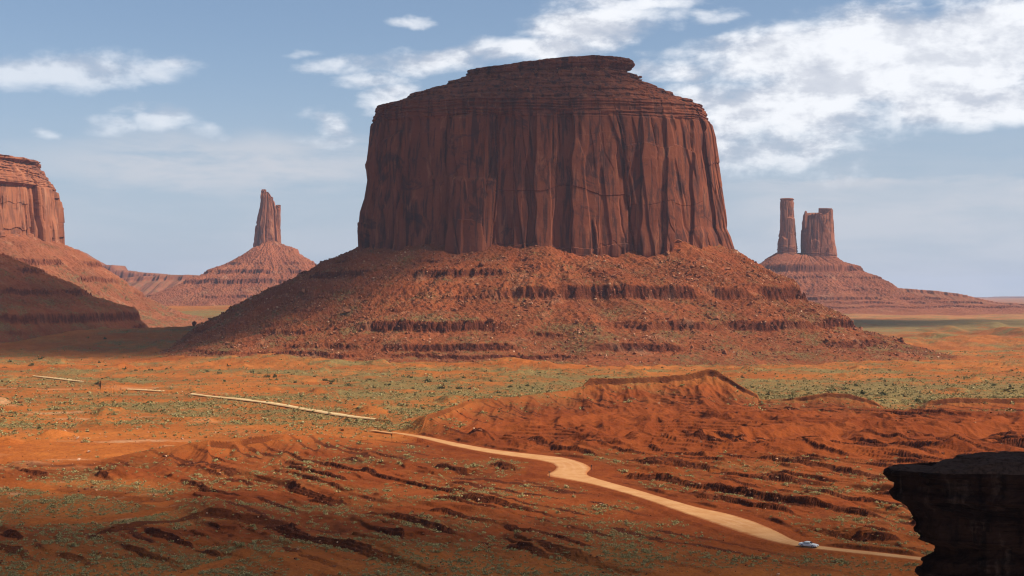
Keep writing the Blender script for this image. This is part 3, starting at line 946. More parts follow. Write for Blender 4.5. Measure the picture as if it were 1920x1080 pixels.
def talus(name, parent, cx, cy, th, ring, prof_l, prof_r, prof_f, ns, mat, ledges=(), seed=1, scale=1.0, fan=9.0, vegmul=1.0, head=None):
    """debris apron; profiles = (distance out from the cliff foot, height)"""
    X0, Y0, Z0 = ring
    dx, dy = X0 - cx, Y0 - cy
    rr = np.hypot(dx, dy)
    # smooth the inner ring so cracks of the cliff do not run down the slope
    ker = np.ones(41) / 41
    rs = np.convolve(np.r_[rr[-20:], rr, rr[:20]], ker, 'valid')
    ux, uy = np.cos(th), np.sin(th)
    ux, uy = dx / rr, dy / rr
    pl, pr, pf = (np.array(p, float) for p in (prof_l, prof_r, prof_f))
    dmax = max(pl[-1, 0], pr[-1, 0], pf[-1, 0])
    d = np.linspace(-0.10 * dmax, dmax, ns)[:, None] + 0 * th[None, :]
    c = np.cos(th)[None, :]; s = np.sin(th)[None, :]
    wf = sstep(0.25, 0.9, -s)
    wr = sstep(-0.6, 0.6, c)
    a = (th * (rs.mean() + dmax * 0.4))[None, :] + 0 * d
    R0 = rs.mean()

    def prof(p):
        return np.interp(d, p[:, 0], p[:, 1], left=None)
    h = lerp(lerp(prof(pl), prof(pr), wr), prof(pf), wf)
    top = float(pf[0, 1]); bot = float(pf[-1, 1])
    rel = np.clip((h - bot) / (top - bot), 0, 1)
    env = np.sin(np.pi * np.clip(rel, 0, 1)) ** 0.7
    px_ = np.cos(th)[None, :] * (R0 + d); py_ = np.sin(th)[None, :] * (R0 + d)
    cone = fbm2(a / (75 * scale), d / (320 * scale), 3, seed)
    gul = ridged2(a / (30 * scale) + 0.4 * fbm2(px_ / (40 * scale), py_ / (40 * scale), 2, seed + 3), d / (150 * scale), 3, seed + 5)
    h = h + env * sstep(-10 * scale, 70 * scale, d) * (fan * cone + fan * 0.85 * (gul - 0.55))
    if head is not None:
        hx = ux[None, :] * rs[None, :]
        h = h + np.interp(hx, head[0], head[1]) * sstep(110 * scale, 0, d) * wf
    h = h + 5.0 * scale * fbm2(a / (30 * scale), d * 0, 3, seed + 31) * sstep(60 * scale, 0, d)
    h = h + (0.35 + env) * scale * (1.5 * fbm2(px_ / (11 * scale), py_ / (11 * scale), 4, seed + 9) + 2.1 * fbm2(px_ / (3.6 * scale), py_ / (3.6 * scale), 2, seed + 10))
    rock = np.zeros_like(h)
    for (zl, hl, wid, side, cov) in ledges:
        j = zl + 3.0 * scale * fbm2(a / (40 * scale), d * 0, 4, seed + int(zl)) + 2.6 * scale * np.abs(perlin2(a / (9 * scale), d * 0, seed + int(zl) + 3))
        msk = sstep(cov - 0.12, cov + 0.12, fbm2(a / (85 * scale), d * 0 + zl, 3, seed + 13 + int(zl)))
        if side > 0: msk = msk * sstep(side - 1.25, side - 0.85, c)      # stronger towards the right
        if side < 0: msk = msk * sstep(-side - 1.25, -side - 0.85, -c)
        lo, hi = j - 0.45 * hl, j + 0.10 * hl
        stepf = sstep(0, 1, (h - lo) / np.maximum(hi - lo, 0.1) * 1.0)
        rampf = np.clip((h - (j - wid)) / (2 * wid), 0, 1)
        # remap: slope below the ledge is lower, above it is flatter
        dh = hl * (stepf - rampf)
        newh = h + msk * dh
        rock = np.maximum(rock, msk * (stepf > 0.02) * (stepf < 0.98))
        h = newh
    X = cx + ux[None, :] * (rs[None, :] + d)
    Y = cy + uy[None, :] * (rs[None, :] + d)
    veg = np.clip((0.28 + 0.35 * (1 - rel) + 0.5 * fbm2(px_ / (35 * scale), py_ / (35 * scale), 3, seed + 17)) * vegmul, 0, 0.85) * (1 - rock)
    pale = 0.25 * sstep(0.2, 0.6, fbm2(px_ / (28 * scale), py_ / (28 * scale), 3, seed + 21))
    o = grid_obj(name, X, Y, h, mat, parent, wrap=True, flip=True, smooth=False, attrs={'veg': veg, 'rock': rock, 'pale': pale})
    return o, X, Y, h, rel


def m_at(px, D):
    return (px - 960) / F * D


def z_at(row, D):
    return EYE + (HZ - row) / F * D


# ---- the big butte
BD = 1750.0
BCX = m_at(1014, BD)
B_ROWS = [(476, 679, 1370), (468, 679, 1367), (445, 678, 1360), (430, 677, 1353), (400, 680, 1350), (375, 688, 1346), (340, 693, 1340), (312, 690, 1336), (306, 692, 1335), (262, 698, 1331), (240, 701, 1325), (215, 706, 1318), (204, 710, 1313)]
zs = [z_at(r[0], BD) for r in B_ROWS]
lf = [(1014 - r[1]) / F * BD for r in B_ROWS]
rt = [(r[2] - 1014) / F * BD for r in B_ROWS]
zs[0] -= 34
butte = tag(empty('butte', (BCX, BD, 0)), 'massive flat-topped dark red sandstone butte filling the middle of the valley', 'butte')
butte_inv = butte.matrix_world.copy()


def in_parent(o, p):
    o.parent = p
    o.matrix_parent_inverse = Matrix.Translation(p.location).inverted()
    return o


def re_parent(p):
    for o in list(bpy.data.objects):
        if o.parent is p:
            o.matrix_parent_inverse = Matrix.Translation(p.location).inverted()


PANELS = [((p_ - 1014) / F * 1645, o_) for p_, o_ in [(0, 1), (712, -1), (735, 2.0), (752, -5), (800, -2.5), (842, 6.5), (872, 3.5), (908, -2.0), (960, 1.5), (985, -3.0), (1000, 2.5), (1030, -0.5), (1068, 8.0), (1120, 5.5), (1178, 2.0), (1196, 6.0), (1226, 3.0), (1240, 7.5), (1258, -2.5), (1300, 1.5), (1322, -3)]]
th, base_ring, top_ring = cliff('cliff', butte, BCX, BD, zs, lf, rt, 0.50, 1700, 330, M_CLIFF, 5, 2.7,
                                ((92, 4.5), (46, 2.2), (21, 0.8)), 5.0, 0.12, 0.905, None, 1.0, 3.0, PANELS)
PL = [(1.0, 293), (.985, 295), (.93, 298), (.90, 301), (.83, 304), (.81, 309), (.72, 314), (.66, 319), (.57, 322), (.555, 327), (.47, 332), (.44, 333), (.445, 341), (.42, 342), (.25, 343), (.01, 345)]
PR = [(1.0, 293), (.985, 295), (.94, 298), (.91, 302), (.83, 307), (.805, 313), (.73, 317), (.66, 324), (.62, 328), (.60, 333), (.55, 337), (.535, 339), (.57, 346), (.555, 354), (.30, 355), (.01, 351)]
cap_slope('cap_rock', butte, BCX, BD, th, top_ring, PL, PR, 190, M_CLIFF, 9, 1.0, 4.0)
TL = [(-26, 142), (0, 126), (25, 114), (51, 104), (62, 92), (77, 86), (130, 60), (182, 34), (203, 20), (228, 2), (260, -8), (335, -14)]
TR = [(-26, 138), (0, 122), (35, 100), (74, 74), (82, 60), (106, 50), (152, 22), (178, 8), (203, -3), (260, -9), (335, -14)]
TF = [(-26, 136), (0, 119), (45, 99), (98, 76), (110, 66), (158, 46), (204, 27), (248, 13), (296, 2), (335, -8)]
LED = [(106, 2.5, 10, 0, 0.16), (92, 6, 14, -0.9, 0.0), (71, 11, 22, 0.95, -0.12), (64, 3, 10, 0, 0.20), (50, 3, 12, 0.0, 0.18), (36, 8, 15, 0.5, -0.16), (27, 3, 9, -0.9, 0.10), (16, 6, 11, 0.6, -0.06), (8, 3, 6, 0.4, 0.05)]
tal, TX, TY, TZ, TREL = talus('talus', butte, BCX, BD, th, base_ring, TL, TR, TF, 330, M_TALUS, LED, 15, 1.0, 10.0, 1.0, ([(p_ - 1014) / F * 1645 for p_ in (680, 740, 800, 880, 960, 1020, 1075, 1130, 1200, 1250, 1280, 1310, 1350)], [0, 2, 5, 2, 0, 4, -3, -8, -5, 4, 10, 4, -2]))
re_parent(butte)

# ---- sunlit butte at the left edge
LD = 2700.0
LCX = m_at(-170, LD)
rows = [(470, 120), (455, 117), (430, 116), (400, 113), (370, 111), (345, 107), (338, 102)]
zs = [z_at(r[0], LD) for r in rows]; zs[0] -= 15
rt = [(r[1] + 170) / F * LD - 24 for r in rows]
left_butte = tag(empty('butte', (LCX, LD, 0)), 'sunlit orange butte with fluted cliff cut off by the left picture edge', 'butte')
th2, br, tr_ = cliff('cliff', left_butte, LCX, LD, zs, rt, rt, 0.75, 900, 170, M_CLIFF_FAR, 12, 3.2, ((70, 9), (30, 4.0), (12, 1.2)), 4.0, 0.05, 0.9, None, 1.0, 6.0)
P2 = [(1.0, z_at(338, LD)), (.985, z_at(334, LD)), (.97, z_at(329, LD)), (.955, z_at(323, LD)), (.935, z_at(317, LD)), (.915, z_at(311, LD)), (.90, z_at(309, LD)), (.925, z_at(304, LD)), (.915, z_at(299, LD)), (.5, z_at(298, LD)), (.01, z_at(297, LD))]
cap_slope('cap_rock', left_butte, LCX, LD, th2, tr_, P2, P2, 90, M_CLIFF_FAR, 19, 1.2, 4.0)
T2 = [(-30, 186), (0, 168), (35, 153), (60, 132), (95, 108), (130, 80), (160, 60), (195, 42), (240, 28), (330, 10), (430, 0)]
talus('talus', left_butte, LCX, LD, th2, br, T2, T2, T2, 170, M_FAR, [(128, 8, 18, 0, -0.1), (96, 7, 16, 0, 0.0), (70, 6, 14, 0, 0.0)], 25, 1.3, 13.0, 0.9)
re_parent(left_butte)

# ---- shaded apron of a nearer butte outside the frame on the left
ND = 1950.0
NCX = m_at(-420, ND)
near_butte = tag(empty('butte', (NCX, ND, 0)), 'dark shaded stepped slope of a butte in front of the sunlit left butte', 'butte')
zs = [150, 175, 215, 255, 280]
rt = [150, 147, 142, 138, 132]
th3, br, tr_ = cliff('cliff', near_butte, NCX, ND, zs, rt, rt, 0.8, 800, 60, M_CLIFF, 14, 2.6, ((60, 6), (24, 3)), 3.0)
T3 = [(-20, 178), (0, 168), (60, 136), (150, 122), (200, 98), (235, 82), (250, 70), (300, 52), (320, 46), (328, 32), (344, 14), (364, -6), (440, -10)]
talus('talus', near_butte, NCX, ND, th3, br, T3, T3, T3, 360, M_TALUS, [(39, 9, 14, 0, -0.5), (72, 6, 14, 0, -0.1), (100, 5, 14, 0, 0.0), (24, 5, 10, 0, 0.1)], 35, 1.1, 9.0)
re_parent(near_butte)

# ---- spire with a wide cone
SD = 4500.0
SCX = m_at(505, SD)
spire = tag(empty('butte', (SCX, SD, 0)), 'lone finger-like spire standing on a wide stepped cone of rubble', 'butte')
ringx = 40 * np.cos(theta_samples(700)); ringy = 40 * np.sin(theta_samples(700))
ths = theta_samples(700)
TS = [(-30, 250), (0, 227), (40, 200), (86, 168), (150, 137), (220, 106), (304, 74), (380, 42), (460, 22)]
TSr = [(-30, 256), (0, 230), (50, 214), (55, 200), (120, 150), (180, 96), (260, 56), (380, 30), (460, 20)]
talus('talus', spire, SCX, SD, ths, (SCX + ringx, SD + ringy, ringx * 0), TS, TSr, TS, 230, M_FAR,
      [(168, 6, 18, 0, 0.0), (142, 9, 20, 0, -0.1), (112, 10, 20, 0, -0.15), (66, 6, 16, 0, 0.0)], 45, 1.8, 16.0, 0.5)
# (left px, right px, top row, base row, depth offset)
rows = [(478, 476.5, 524), (462, 478, 522), (440, 480, 520), (415, 483, 518), (396, 487, 516), (380, 489, 512.5), (366, 490, 506), (360, 491, 502)]
zz = [z_at(r[0], SD) for r in rows]
cliff('finger', spire, m_at(502, SD), SD, zz, [(502 - r[1]) / F * SD for r in rows], [(r[2] - 502) / F * SD for r in rows], 0.8, 340, 170, M_CLIFF_FAR, 49, 2.4, ((30, 4.5), (13, 2.6), (6, 0.9)), 3.0, 0.12, 0.985, None, 0.8, 0.0, None, 0.6)
for k, (a_, b_, top_, bot_, dy) in enumerate([(490, 500, 357, 440, -2), (517, 526.5, 386, 462, 0), (503, 513, 371, 455, -4), (480, 490, 428, 470, -10)]):
    cx_ = m_at((a_ + b_) / 2, SD); hw = (b_ - a_) / 2 / F * SD
    z0, z1 = z_at(bot_ + 6, SD), z_at(top_, SD)
    zz = [z0, z0 + (z1 - z0) * 0.3, z0 + (z1 - z0) * 0.7, z0 + (z1 - z0) * 0.93, z1]
    cliff('pinnacle', spire, cx_, SD + dy, zz, [hw * 1.45, hw * 1.15, hw * 1.0, hw * .9, hw * .6], [hw * 1.35, hw * 1.12, hw * 1.0, hw * .92, hw * .62], 1.0, 130, 90, M_CLIFF_FAR, 50 + k, 2.3, ((24, 2.6), (10, 1.4)), 2.0, 0.05, 0.97, lambda xr, a: 7 * perlin2(a / 9, a * 0, 5), 0.9, 0.0, None, 0.75)
re_parent(spire)

# ---- twin towers on the right
CD = 4300.0
CCX = m_at(1510, CD)
castle = tag(empty('butte', (CCX, CD, 0)), 'pair of tall square towers on a shared purple red pedestal at right', 'butte')


def tower(px0, px1, rows, seed, top=None, depth=0.0, nth=380):
    mid = (px0 + px1) / 2
    zz = [z_at(r[0], CD) for r in rows]; zz[0] -= 25
    cliff('tower', castle, m_at(mid, CD), CD + depth, zz, [(mid - r[1]) / F * CD - 3.5 for r in rows], [(r[2] - mid) / F * CD - 3.5 for r in rows], 0.85, nth, 190, M_CLIFF_FAR, seed, 3.0,
          ((32, 3.6), (13, 2.2), (6, 0.8)), 3.2, 0.26, 0.985, top, 1.0, 0.0, None, 0.5)


tower(1460, 1492, [(478, 1457, 1496), (460, 1458, 1495), (440, 1459.5, 1493.5), (400, 1460, 1492), (380, 1460, 1491.5), (374, 1461, 1491), (372, 1463, 1488)], 71)


def castle_top(xr, a):
    u = xr / 44.0
    return np.where(u < -0.9, 3, 0) + np.where(u > 0.45, 14 * sstep(0.45, 0.75, u), 0) + 6.0 * perlin2(a / 7, a * 0, 3)


tower(1506, 1564, [(484, 1503, 1573), (470, 1504, 1570), (450, 1504.5, 1567), (430, 1505, 1565), (404, 1507, 1564), (402, 1508, 1563)], 72, castle_top, 5.0, 520)
zz = [z_at(r, CD) for r in (430, 415, 402, 396)]
cliff('pinnacle', castle, m_at(1508.6, CD), CD - 18, zz, [6, 5.5, 4.2, 2.5], [6, 5.5, 4.2, 2.5], 1.0, 90, 60, M_CLIFF_FAR, 73, 2.4, ((12, 1.2),), 1.0, 0.05, 0.97, None, 0.8)
thc = theta_samples(800)
rcx = 118 * np.cos(thc); rcy = 62 * np.sin(thc)
TCl = [(-30, 196), (0, 178), (30, 150), (38, 134), (70, 120), (110, 100), (190, 60), (280, 40), (420, 24), (620, 14)]
TCr = [(-30, 186), (0, 166), (40, 152), (80, 128), (130, 104), (170, 78), (230, 62), (330, 56), (420, 42), (560, 28), (620, 18)]
TCf = [(-30, 190), (0, 172), (18, 160), (26, 140), (60, 122), (110, 96), (160, 76), (200, 62), (215, 54), (270, 44), (340, 32), (420, 22), (620, 14)]
talus('talus', castle, CCX, CD, thc, (CCX + rcx, CD + rcy, rcx * 0), TCl, TCr, TCf, 260, M_FAR,
      [(150, 12, 20, 0, -0.3), (122, 4, 12, 0, -0.2), (84, 3, 14, 0, 0.0), (60, 6, 10, 0, -0.25), (48, 5, 8, 0, -0.2), (36, 4, 7, 0, -0.2)], 55, 1.6, 13.0, 0.5)
re_parent(castle)


# ---- long low mesas far away
def far_mesa(name, label, D, pts, thick, seed, mat, steep=1.0):
    """(px, row) skyline of a long low mesa; a real ridge with a front slope, a flat top and a back slope"""
    P = np.array(pts, float)
    n = 420
    px = np.linspace(P[0, 0], P[-1, 0], n)
    zc = z_at(np.interp(px, P[:, 0], P[:, 1]) + 0.7 * perlin2(px / 6, px * 0, seed), D)
    prof = np.array([(-1.0, 0.0), (-0.7, 0.12), (-0.45, 0.36), (-0.30, 0.62), (-0.26, 0.66), (-0.24, 0.93), (-0.2, 1.0), (0.3, 1.0), (0.5, 0.4), (1.0, 0.0)])
    if steep < 1:
        prof = np.array([(-1.0, 0.0), (-0.8, 0.10), (-0.5, 0.42), (-0.28, 0.80), (-0.22, 0.86), (-0.2, 1.0), (0.3, 1.0), (0.5, 0.4), (1.0, 0.0)])
    u = np.r_[np.linspace(-1, -0.2, 70), np.linspace(-0.18, 1, 20)]
    U, PXg = np.meshgrid(u, px, indexing='ij')
    base = 6.0
    f = np.interp(U + 0.05 * fbm2(PXg / 14, U * 2, 3, seed + 1), prof[:, 0], prof[:, 1])
    Z = base + (zc[None, :] - base) * f
    Z = Z + 4 * fbm2(PXg / 10, U * 6, 3, seed + 5) * np.sin(np.pi * np.clip(f, 0, 1))
    X = (PXg - 960) / F * D
    Y = D + U * thick + 0 * PXg
    X = X * (1.0 + 0 * Y)
    rock = ((f > (0.64 if steep == 1 else 0.88)) & (f < 0.97)) * 0.8
    o = grid_obj(name, X, Y, Z, mat, flip=False, smooth=True, attrs={'veg': 0.5 * (1 - rock), 'rock': rock, 'pale': 0 * U})
    return tag(o, label, 'mesa')


far_mesa('mesa', 'low stepped mesa fading behind the sunlit left butte', 6200, [(60, 470), (130, 466), (150, 474), (168, 486), (190, 497), (222, 498), (228, 506), (262, 511), (300, 513), (330, 518), (380, 521), (430, 530)], 420, 3, M_FAR)
far_mesa('mesa', 'long low ridge trailing off to the right of the twin towers', 4700, [(1560, 515), (1600, 512), (1640, 528), (1665, 540), (1690, 542), (1740, 546), (1790, 553), (1815, 560), (1850, 567), (1880, 568), (1930, 574), (2000, 579), (2080, 583)], 620, 4, M_FAR, 0.5)
far_mesa('mesa', 'pale far plateau on the horizon at the right edge', 17000, [(1500, 558), (1650, 557), (1800, 557), (1850, 558), (1900, 556), (2000, 557), (2400, 557)], 1500, 5, M_FAR)
far_mesa('mesa', 'broad low red bench between the spire and the left butte', 5600, [(60, 540), (200, 528), (280, 520), (340, 517), (380, 517), (420, 518), (520, 522), (600, 530)], 1100, 6, M_FAR, 0.5)

# ------------------------------------------------------------------ foreground ledge
ROD = 66.0
RCX = m_at(2330, ROD) + 0.12
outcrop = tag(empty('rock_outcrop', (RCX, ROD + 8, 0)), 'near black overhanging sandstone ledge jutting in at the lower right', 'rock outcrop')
rows = [(3400, 1640), (2400, 1690), (1500, 1722), (1110, 1742), (1080, 1729), (1062, 1725), (1047, 1730), (1036, 1752), (1022, 1755), (1008, 1722), (992, 1713), (975, 1705), (962, 1711), (948, 1700), (938, 1680), (928, 1669), (912, 1670), (905, 1671), (893, 1664), (884, 1659), (876, 1660)]
zs = np.array([z_at(r[0], ROD) for r in rows])
lf = [(2330 - r[1]) / F * ROD for r in rows]


def rock_shelf():
    """overhanging stack of ledges; the outline of its left side and its front step back together"""
    nth, nz = 900, 420
    th = theta_samples(nth, 0.85)
    k = np.linspace(0, len(rows) - 1, nz)
    zz = np.r_[np.linspace(zs[0], zs[3], 40)[:-1], np.linspace(zs[3], zs[-1], nz - 39)]
    T, Z = np.meshgrid(th, zz)
    half = np.interp(Z, zs, lf)
    c, s = np.cos(T), np.sin(T)
    pw = 2.3
    rho = (np.abs(c) ** pw + np.abs(s) ** pw) ** (-1 / pw)
    a = T * 13
    lay = perlin2(Z / 0.45 + 0.5 * perlin2(a / 6, Z / 3, 2), a / 9, 3)
    rough = sstep(0.5, 0.1, -c)          # the drawn left outline keeps its shape, the front is rougher
    d = 0.20 * np.sign(lay) * np.abs(lay) ** 0.5 + (0.4 + 1.1 * rough) * fbm2(a / 3.2, Z / 1.6, 4, 5) - 0.5 * rough * sstep(zs[-1] - 0.9, zs[-1], Z) ** 2 + 0.14 * fbm2(a / 0.5, Z / 0.25, 3, 8)
    X = RCX + (half * rho + d) * c
    Y = ROD + ((half * 0.8 - 9.6) * rho + d) * s
    # tilted bedding on the top, stepping up to the right and back
    fr = np.linspace(1, 0.02, 170)[1:, None]
    X2 = RCX + (X[-1] - RCX)[None, :] * fr
    Y2 = ROD + (Y[-1] - ROD)[None, :] * fr
    inn = (1 - fr) * 12
    qx = X2 - X[-1].min()
    zt = zs[-1] - 0.10 * sstep(0.0, 1.0, qx) + 0.12 * sstep(0.1, 1.2, qx) + 0.36 * sstep(1.8, 2.8, qx + 0.3 * perlin2(Y2 / 2, X2 / 4, 9)) + 0.012 * qx
    st = 0.05 * qx + 0.06 * inn + 0.35 * fbm2(X2 / 3.5, Y2 / 1.6, 3, 12)
    zt = zt + 0.6 * (np.floor(st / 0.35) * 0.35 + 0.35 * sstep(0.85, 1.0, (st / 0.35) % 1.0) - st) + 0.08 * fbm2(X2 / 0.9, Y2 / 0.5, 3, 14)
    zt = zt + 0.22 * fbm2(X2 / 4.5, Y2 / 2.5, 3, 16) - 0.25 * (1 - sstep(0, 0.10, 1 - fr)) * sstep(0.5, 3.0, qx)
    zt = lerp(Z[-1][None, :] + 0 * zt, zt, sstep(0, 0.012, 1 - fr))
    Xa, Ya, Za = np.vstack([X, X2]), np.vstack([Y, Y2]), np.vstack([Z, zt])
    Xa = Xa + 0.42 * (Ya - ROD)          # the ledge's left side runs back to the right
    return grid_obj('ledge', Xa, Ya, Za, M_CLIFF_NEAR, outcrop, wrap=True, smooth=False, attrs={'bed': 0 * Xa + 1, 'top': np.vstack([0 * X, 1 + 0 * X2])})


rock_shelf()
re_parent(outcrop)

# ------------------------------------------------------------------ boulders and rubble
def rock_variant(seed, n=15):
    rng = np.random.default_rng(seed)
    import bmesh
    bm = bmesh.new()
    p = rng.normal(size=(n, 3)); p /= np.linalg.norm(p, axis=1)[:, None]
    p *= rng.uniform(0.75, 1.05, (n, 1)); p *= np.array([1.0, 0.8, 0.72])
    for q in p: bm.verts.new(q)
    r = bmesh.ops.convex_hull(bm, input=bm.verts)
    bmesh.ops.triangulate(bm, faces=bm.faces)
    V = np.array([v.co[:] for v in bm.verts]); bm.verts.index_update()
    Fc = np.array([[v.index for v in f.verts] for f in bm.faces])
    bm.free()
    return V, Fc


ROCKS = [rock_variant(100 + i, 13 + i) for i in range(7)]
ROCKS_LO = [rock_variant(200 + i, 8) for i in range(6)]
ROCK_ME = {}
for nm, mt in (('red', M_ROCK), ('pale', M_ROCK_PALE), ('dark', M_ROCK_DARK)):
    ROCK_ME[nm] = [raw_mesh('boulder', v, f, mt, False) for v, f in ROCKS]


def scatter(name, pts, sizes, variants, mat, rng, kind='stuff', squash=(0.7, 1.0), smooth=False):
    Vs, Fs, off = [], [], 0
    n = len(pts)
    which = rng.integers(0, len(variants), n)
    for k, (V, Fc) in enumerate(variants):
        I = np.where(which == k)[0]
        if not len(I): continue
        m = len(I)
        ang = rng.uniform(0, 2 * np.pi, m)
        ca, sa = np.cos(ang), np.sin(ang)
        S = sizes[I][:, None]
        sq = rng.uniform(*squash, m)
        x = V[None, :, 0] * S; y = V[None, :, 1] * S * rng.uniform(0.7, 1.1, (m, 1)); z = V[None, :, 2] * S * sq[:, None]
        P = np.stack([x * ca[:, None] - y * sa[:, None], x * sa[:, None] + y * ca[:, None], z], -1) + pts[I][:, None, :]
        Vs.append(P.reshape(-1, 3))
        Fs.append((Fc[None] + (np.arange(m) * len(V))[:, None, None] + off).reshape(-1, Fc.shape[1]))
        off += m * len(V)
    me = raw_mesh(name, np.concatenate(Vs), np.concatenate(Fs), mat, smooth)
    o = link(bpy.data.objects.new(name, me))
    return tag(o, kind=kind)


# talus of the big butte: rubble mass + the largest boulders one by one
rng = np.random.default_rng(21)
ii, jj = np.where((TREL > 0.03) & (TREL < 0.97) & (TY < BD + 60))
xf, yf, zf, rf = TX[ii, jj], TY[ii, jj], TZ[ii, jj], TREL[ii, jj]
dens = 0.15 + sstep(-0.1, 0.45, fbm2(xf / 45, yf / 45, 3, 201)) + 0.7 * sstep(0.0, 0.5, fbm2(xf / 14, yf / 14, 2, 203))
dens *= sstep(1.05, 0.6, rf) * sstep(0.0, 0.12, rf)
pick = rng.choice(len(xf), 42000, replace=False, p=dens / dens.sum())
sz = 0.45 + 0.75 * rng.pareto(2.6, len(pick)); sz = np.clip(sz, 0.5, 2.8)
P = np.stack([xf[pick], yf[pick], zf[pick] + sz * 0.15], 1)
scatter('rubble', P[:37000], sz[:37000], ROCKS_LO, M_ROCK, rng)
scatter('rubble', P[37000:], sz[37000:] * 0.8, ROCKS_LO, M_ROCK_PALE, rng)


def boulder(x, y, z, size, tone, label, group=None, rng=rng, squash=0.85, name='boulder'):
    o = bpy.data.objects.new(name, random.choice(ROCK_ME[tone]))
    o.location = (x, y, z)
    o.scale = (size * random.uniform(0.85, 1.25), size * random.uniform(0.8, 1.1), size * squash * random.uniform(0.8, 1.1))
    o.rotation_euler = (random.uniform(-0.4, 0.4), random.uniform(-0.4, 0.4), random.uniform(0, 6.28))
    link(o)
    return tag(o, label, 'boulder', group)


big = np.where((rf > 0.12) & (rf < 0.9) & (yf < BD - 60))[0]
d2 = dens[big]
pk = rng.choice(big, 170, replace=False, p=d2 / d2.sum())
for k in pk:
    s = float(np.clip(1.9 + 1.1 * rng.pareto(2.4), 1.9, 5.2))
    lo = 'lower' if rf[k] < 0.42 else 'upper'
    right = xf[k] > BCX + 40
    boulder(xf[k], yf[k], zf[k] + s * 0.3, s, 'red', f'reddish boulder lying among rubble on the {lo} {"right" if right else "left"} talus of the big butte',
            f'boulders on the {lo} {"right" if right else "left"} talus')
# blocks on the cap of the big butte
capo = [o for o in butte.children if o.name.startswith('cap_rock')][0]
n = len(capo.data.vertices)
cv = np.empty(n * 3, np.float32); capo.data.vertices.foreach_get('co', cv); cv = cv.reshape(-1, 3)
ok = np.where((cv[:, 2] > 300) & (cv[:, 2] < 338) & (cv[:, 1] < BD - 20))[0]
P = cv[rng.choice(ok, 900)]
s_ = np.clip(0.4 + 0.5 * rng.pareto(2.6, 900), 0.4, 2.0)
scatter('rubble', P, s_, ROCKS_LO, M_ROCK, rng)
for k in rng.choice(ok, 26):
    s = float(rng.uniform(1.8, 3.4))
    boulder(*cv[k], s, 'red', 'brown block lying on the stepped slope under the cap of the big butte', 'blocks under the cap of the big butte')
okR = np.where((cv[:, 2] > 333) & (cv[:, 2] < 341) & (cv[:, 0] > BCX + 100) & (np.abs(cv[:, 1] - BD) < 25))[0]
if len(okR):
    boulder(*cv[okR[0]], 4.0, 'red', 'block perched on the skyline just under the right end of the cap', squash=0.6)
# the lone boulder on the saddle left of the big butte
D_ = 1800.0
bx, by = m_at(365, D_), D_
boulder(bx, by, float(sample(GZ, bx, by)) + 3.4, 5.4, 'dark', 'lone dark boulder standing by itself at the left foot of the big butte', squash=1.0)

# pale stones on the sunny plain at the left
sp = np.array([(112, 806, 1.7), (121, 811, 1.9), (146, 822, 2.5), (153, 827, 1.2), (167, 848, 1.6), (148, 865, 1.8), (86, 737, 1.2), (101, 735, 1.2), (38, 726, 1.2), (128, 820, 1.0), (140, 817, 1.1), (198, 819, 1.1), (278, 811, 1.2), (258, 804, 1.2), (342, 823, 1.6), (180, 729, 1.1), (62, 798, 1.1), (260, 817, 1.0)])
for k, (a_, r_, s) in enumerate(sp):
    x_, y_ = road_point(a_, r_, 0.0)
    z_ = float(sample(GZ, x_, y_))
    boulder(x_, y_, z_ + s * 0.3, s * 0.62, 'pale', 'pale cream stone lying on the sunlit red plain left of the far road' if k != 2 else 'largest pale cream boulder of the cluster on the sunlit left plain',
            'pale stones on the left plain' if k != 2 else None)


# grit and stones along the ledges
def screen_pts(n, px0, px1, r0, r1, rng):
    px = rng.uniform(px0, px1, n); row = rng.uniform(r0, r1, n)
    y = EYE * F / (row - HZ); x = (px - 960) / F * y
    return x, y


x, y = screen_pts(170000, -150, 2070, 690, 1120, rng)
rk = sample(GR, x, y); zz = sample(GZ, x, y); drr = sample(GDR, x, y)
keep = (rng.random(len(x)) < rk * 0.6 + 0.025) & (drr > 3)
x, y, zz = x[keep], y[keep], zz[keep]
s_ = np.clip(0.12 + 0.12 * rng.pareto(2.2, len(x)), 0.14, 1.0) * np.clip(y / 500, 0.8, 1.6)
P = np.stack([x, y, zz + s_ * 0.2], 1)
kp = rng.random(len(x)) < 0.8
scatter('rubble', P[kp], s_[kp], ROCKS_LO, M_ROCK_DARK, rng)
scatter('rubble', P[~kp], s_[~kp] * 0.8, ROCKS_LO, M_ROCK_PALE, rng)

# ------------------------------------------------------------------ plants
def shrub_variant(seed, n, leaf=0.26, flat=0.62, dome=True):
    """many small leaf faces spread through a dome"""
    r = np.random.default_rng(seed)
    V, Fc = [], []
    lob = r.normal(size=(5, 3)) * np.array([0.45, 0.45, 0.22])
    for k in range(n):
        c = lob[r.integers(0, 5)] + r.normal(size=3) * np.array([0.30, 0.30, 0.22])
        c[2] = abs(c[2]) * flat / 0.62 + 0.05
        u = r.normal(size=3); u /= np.linalg.norm(u)
        w = np.cross(u, r.normal(size=3)); w /= np.linalg.norm(w)
        s = leaf * r.uniform(0.6, 1.3)
        b0 = len(V)
        V += [c - u * s, c + w * s * 0.7, c + u * s, c - w * s * 0.7]
        Fc.append([b0, b0 + 1, b0 + 2, b0 + 3])
    return np.array(V), np.array(Fc)


SAGE = [shrub_variant(300 + i, 46) for i in range(5)]
SAGE_LO = [shrub_variant(320 + i, 14, 0.42) for i in range(5)]
JUN = [shrub_variant(340 + i, 150, 0.20, 0.95) for i in range(4)]

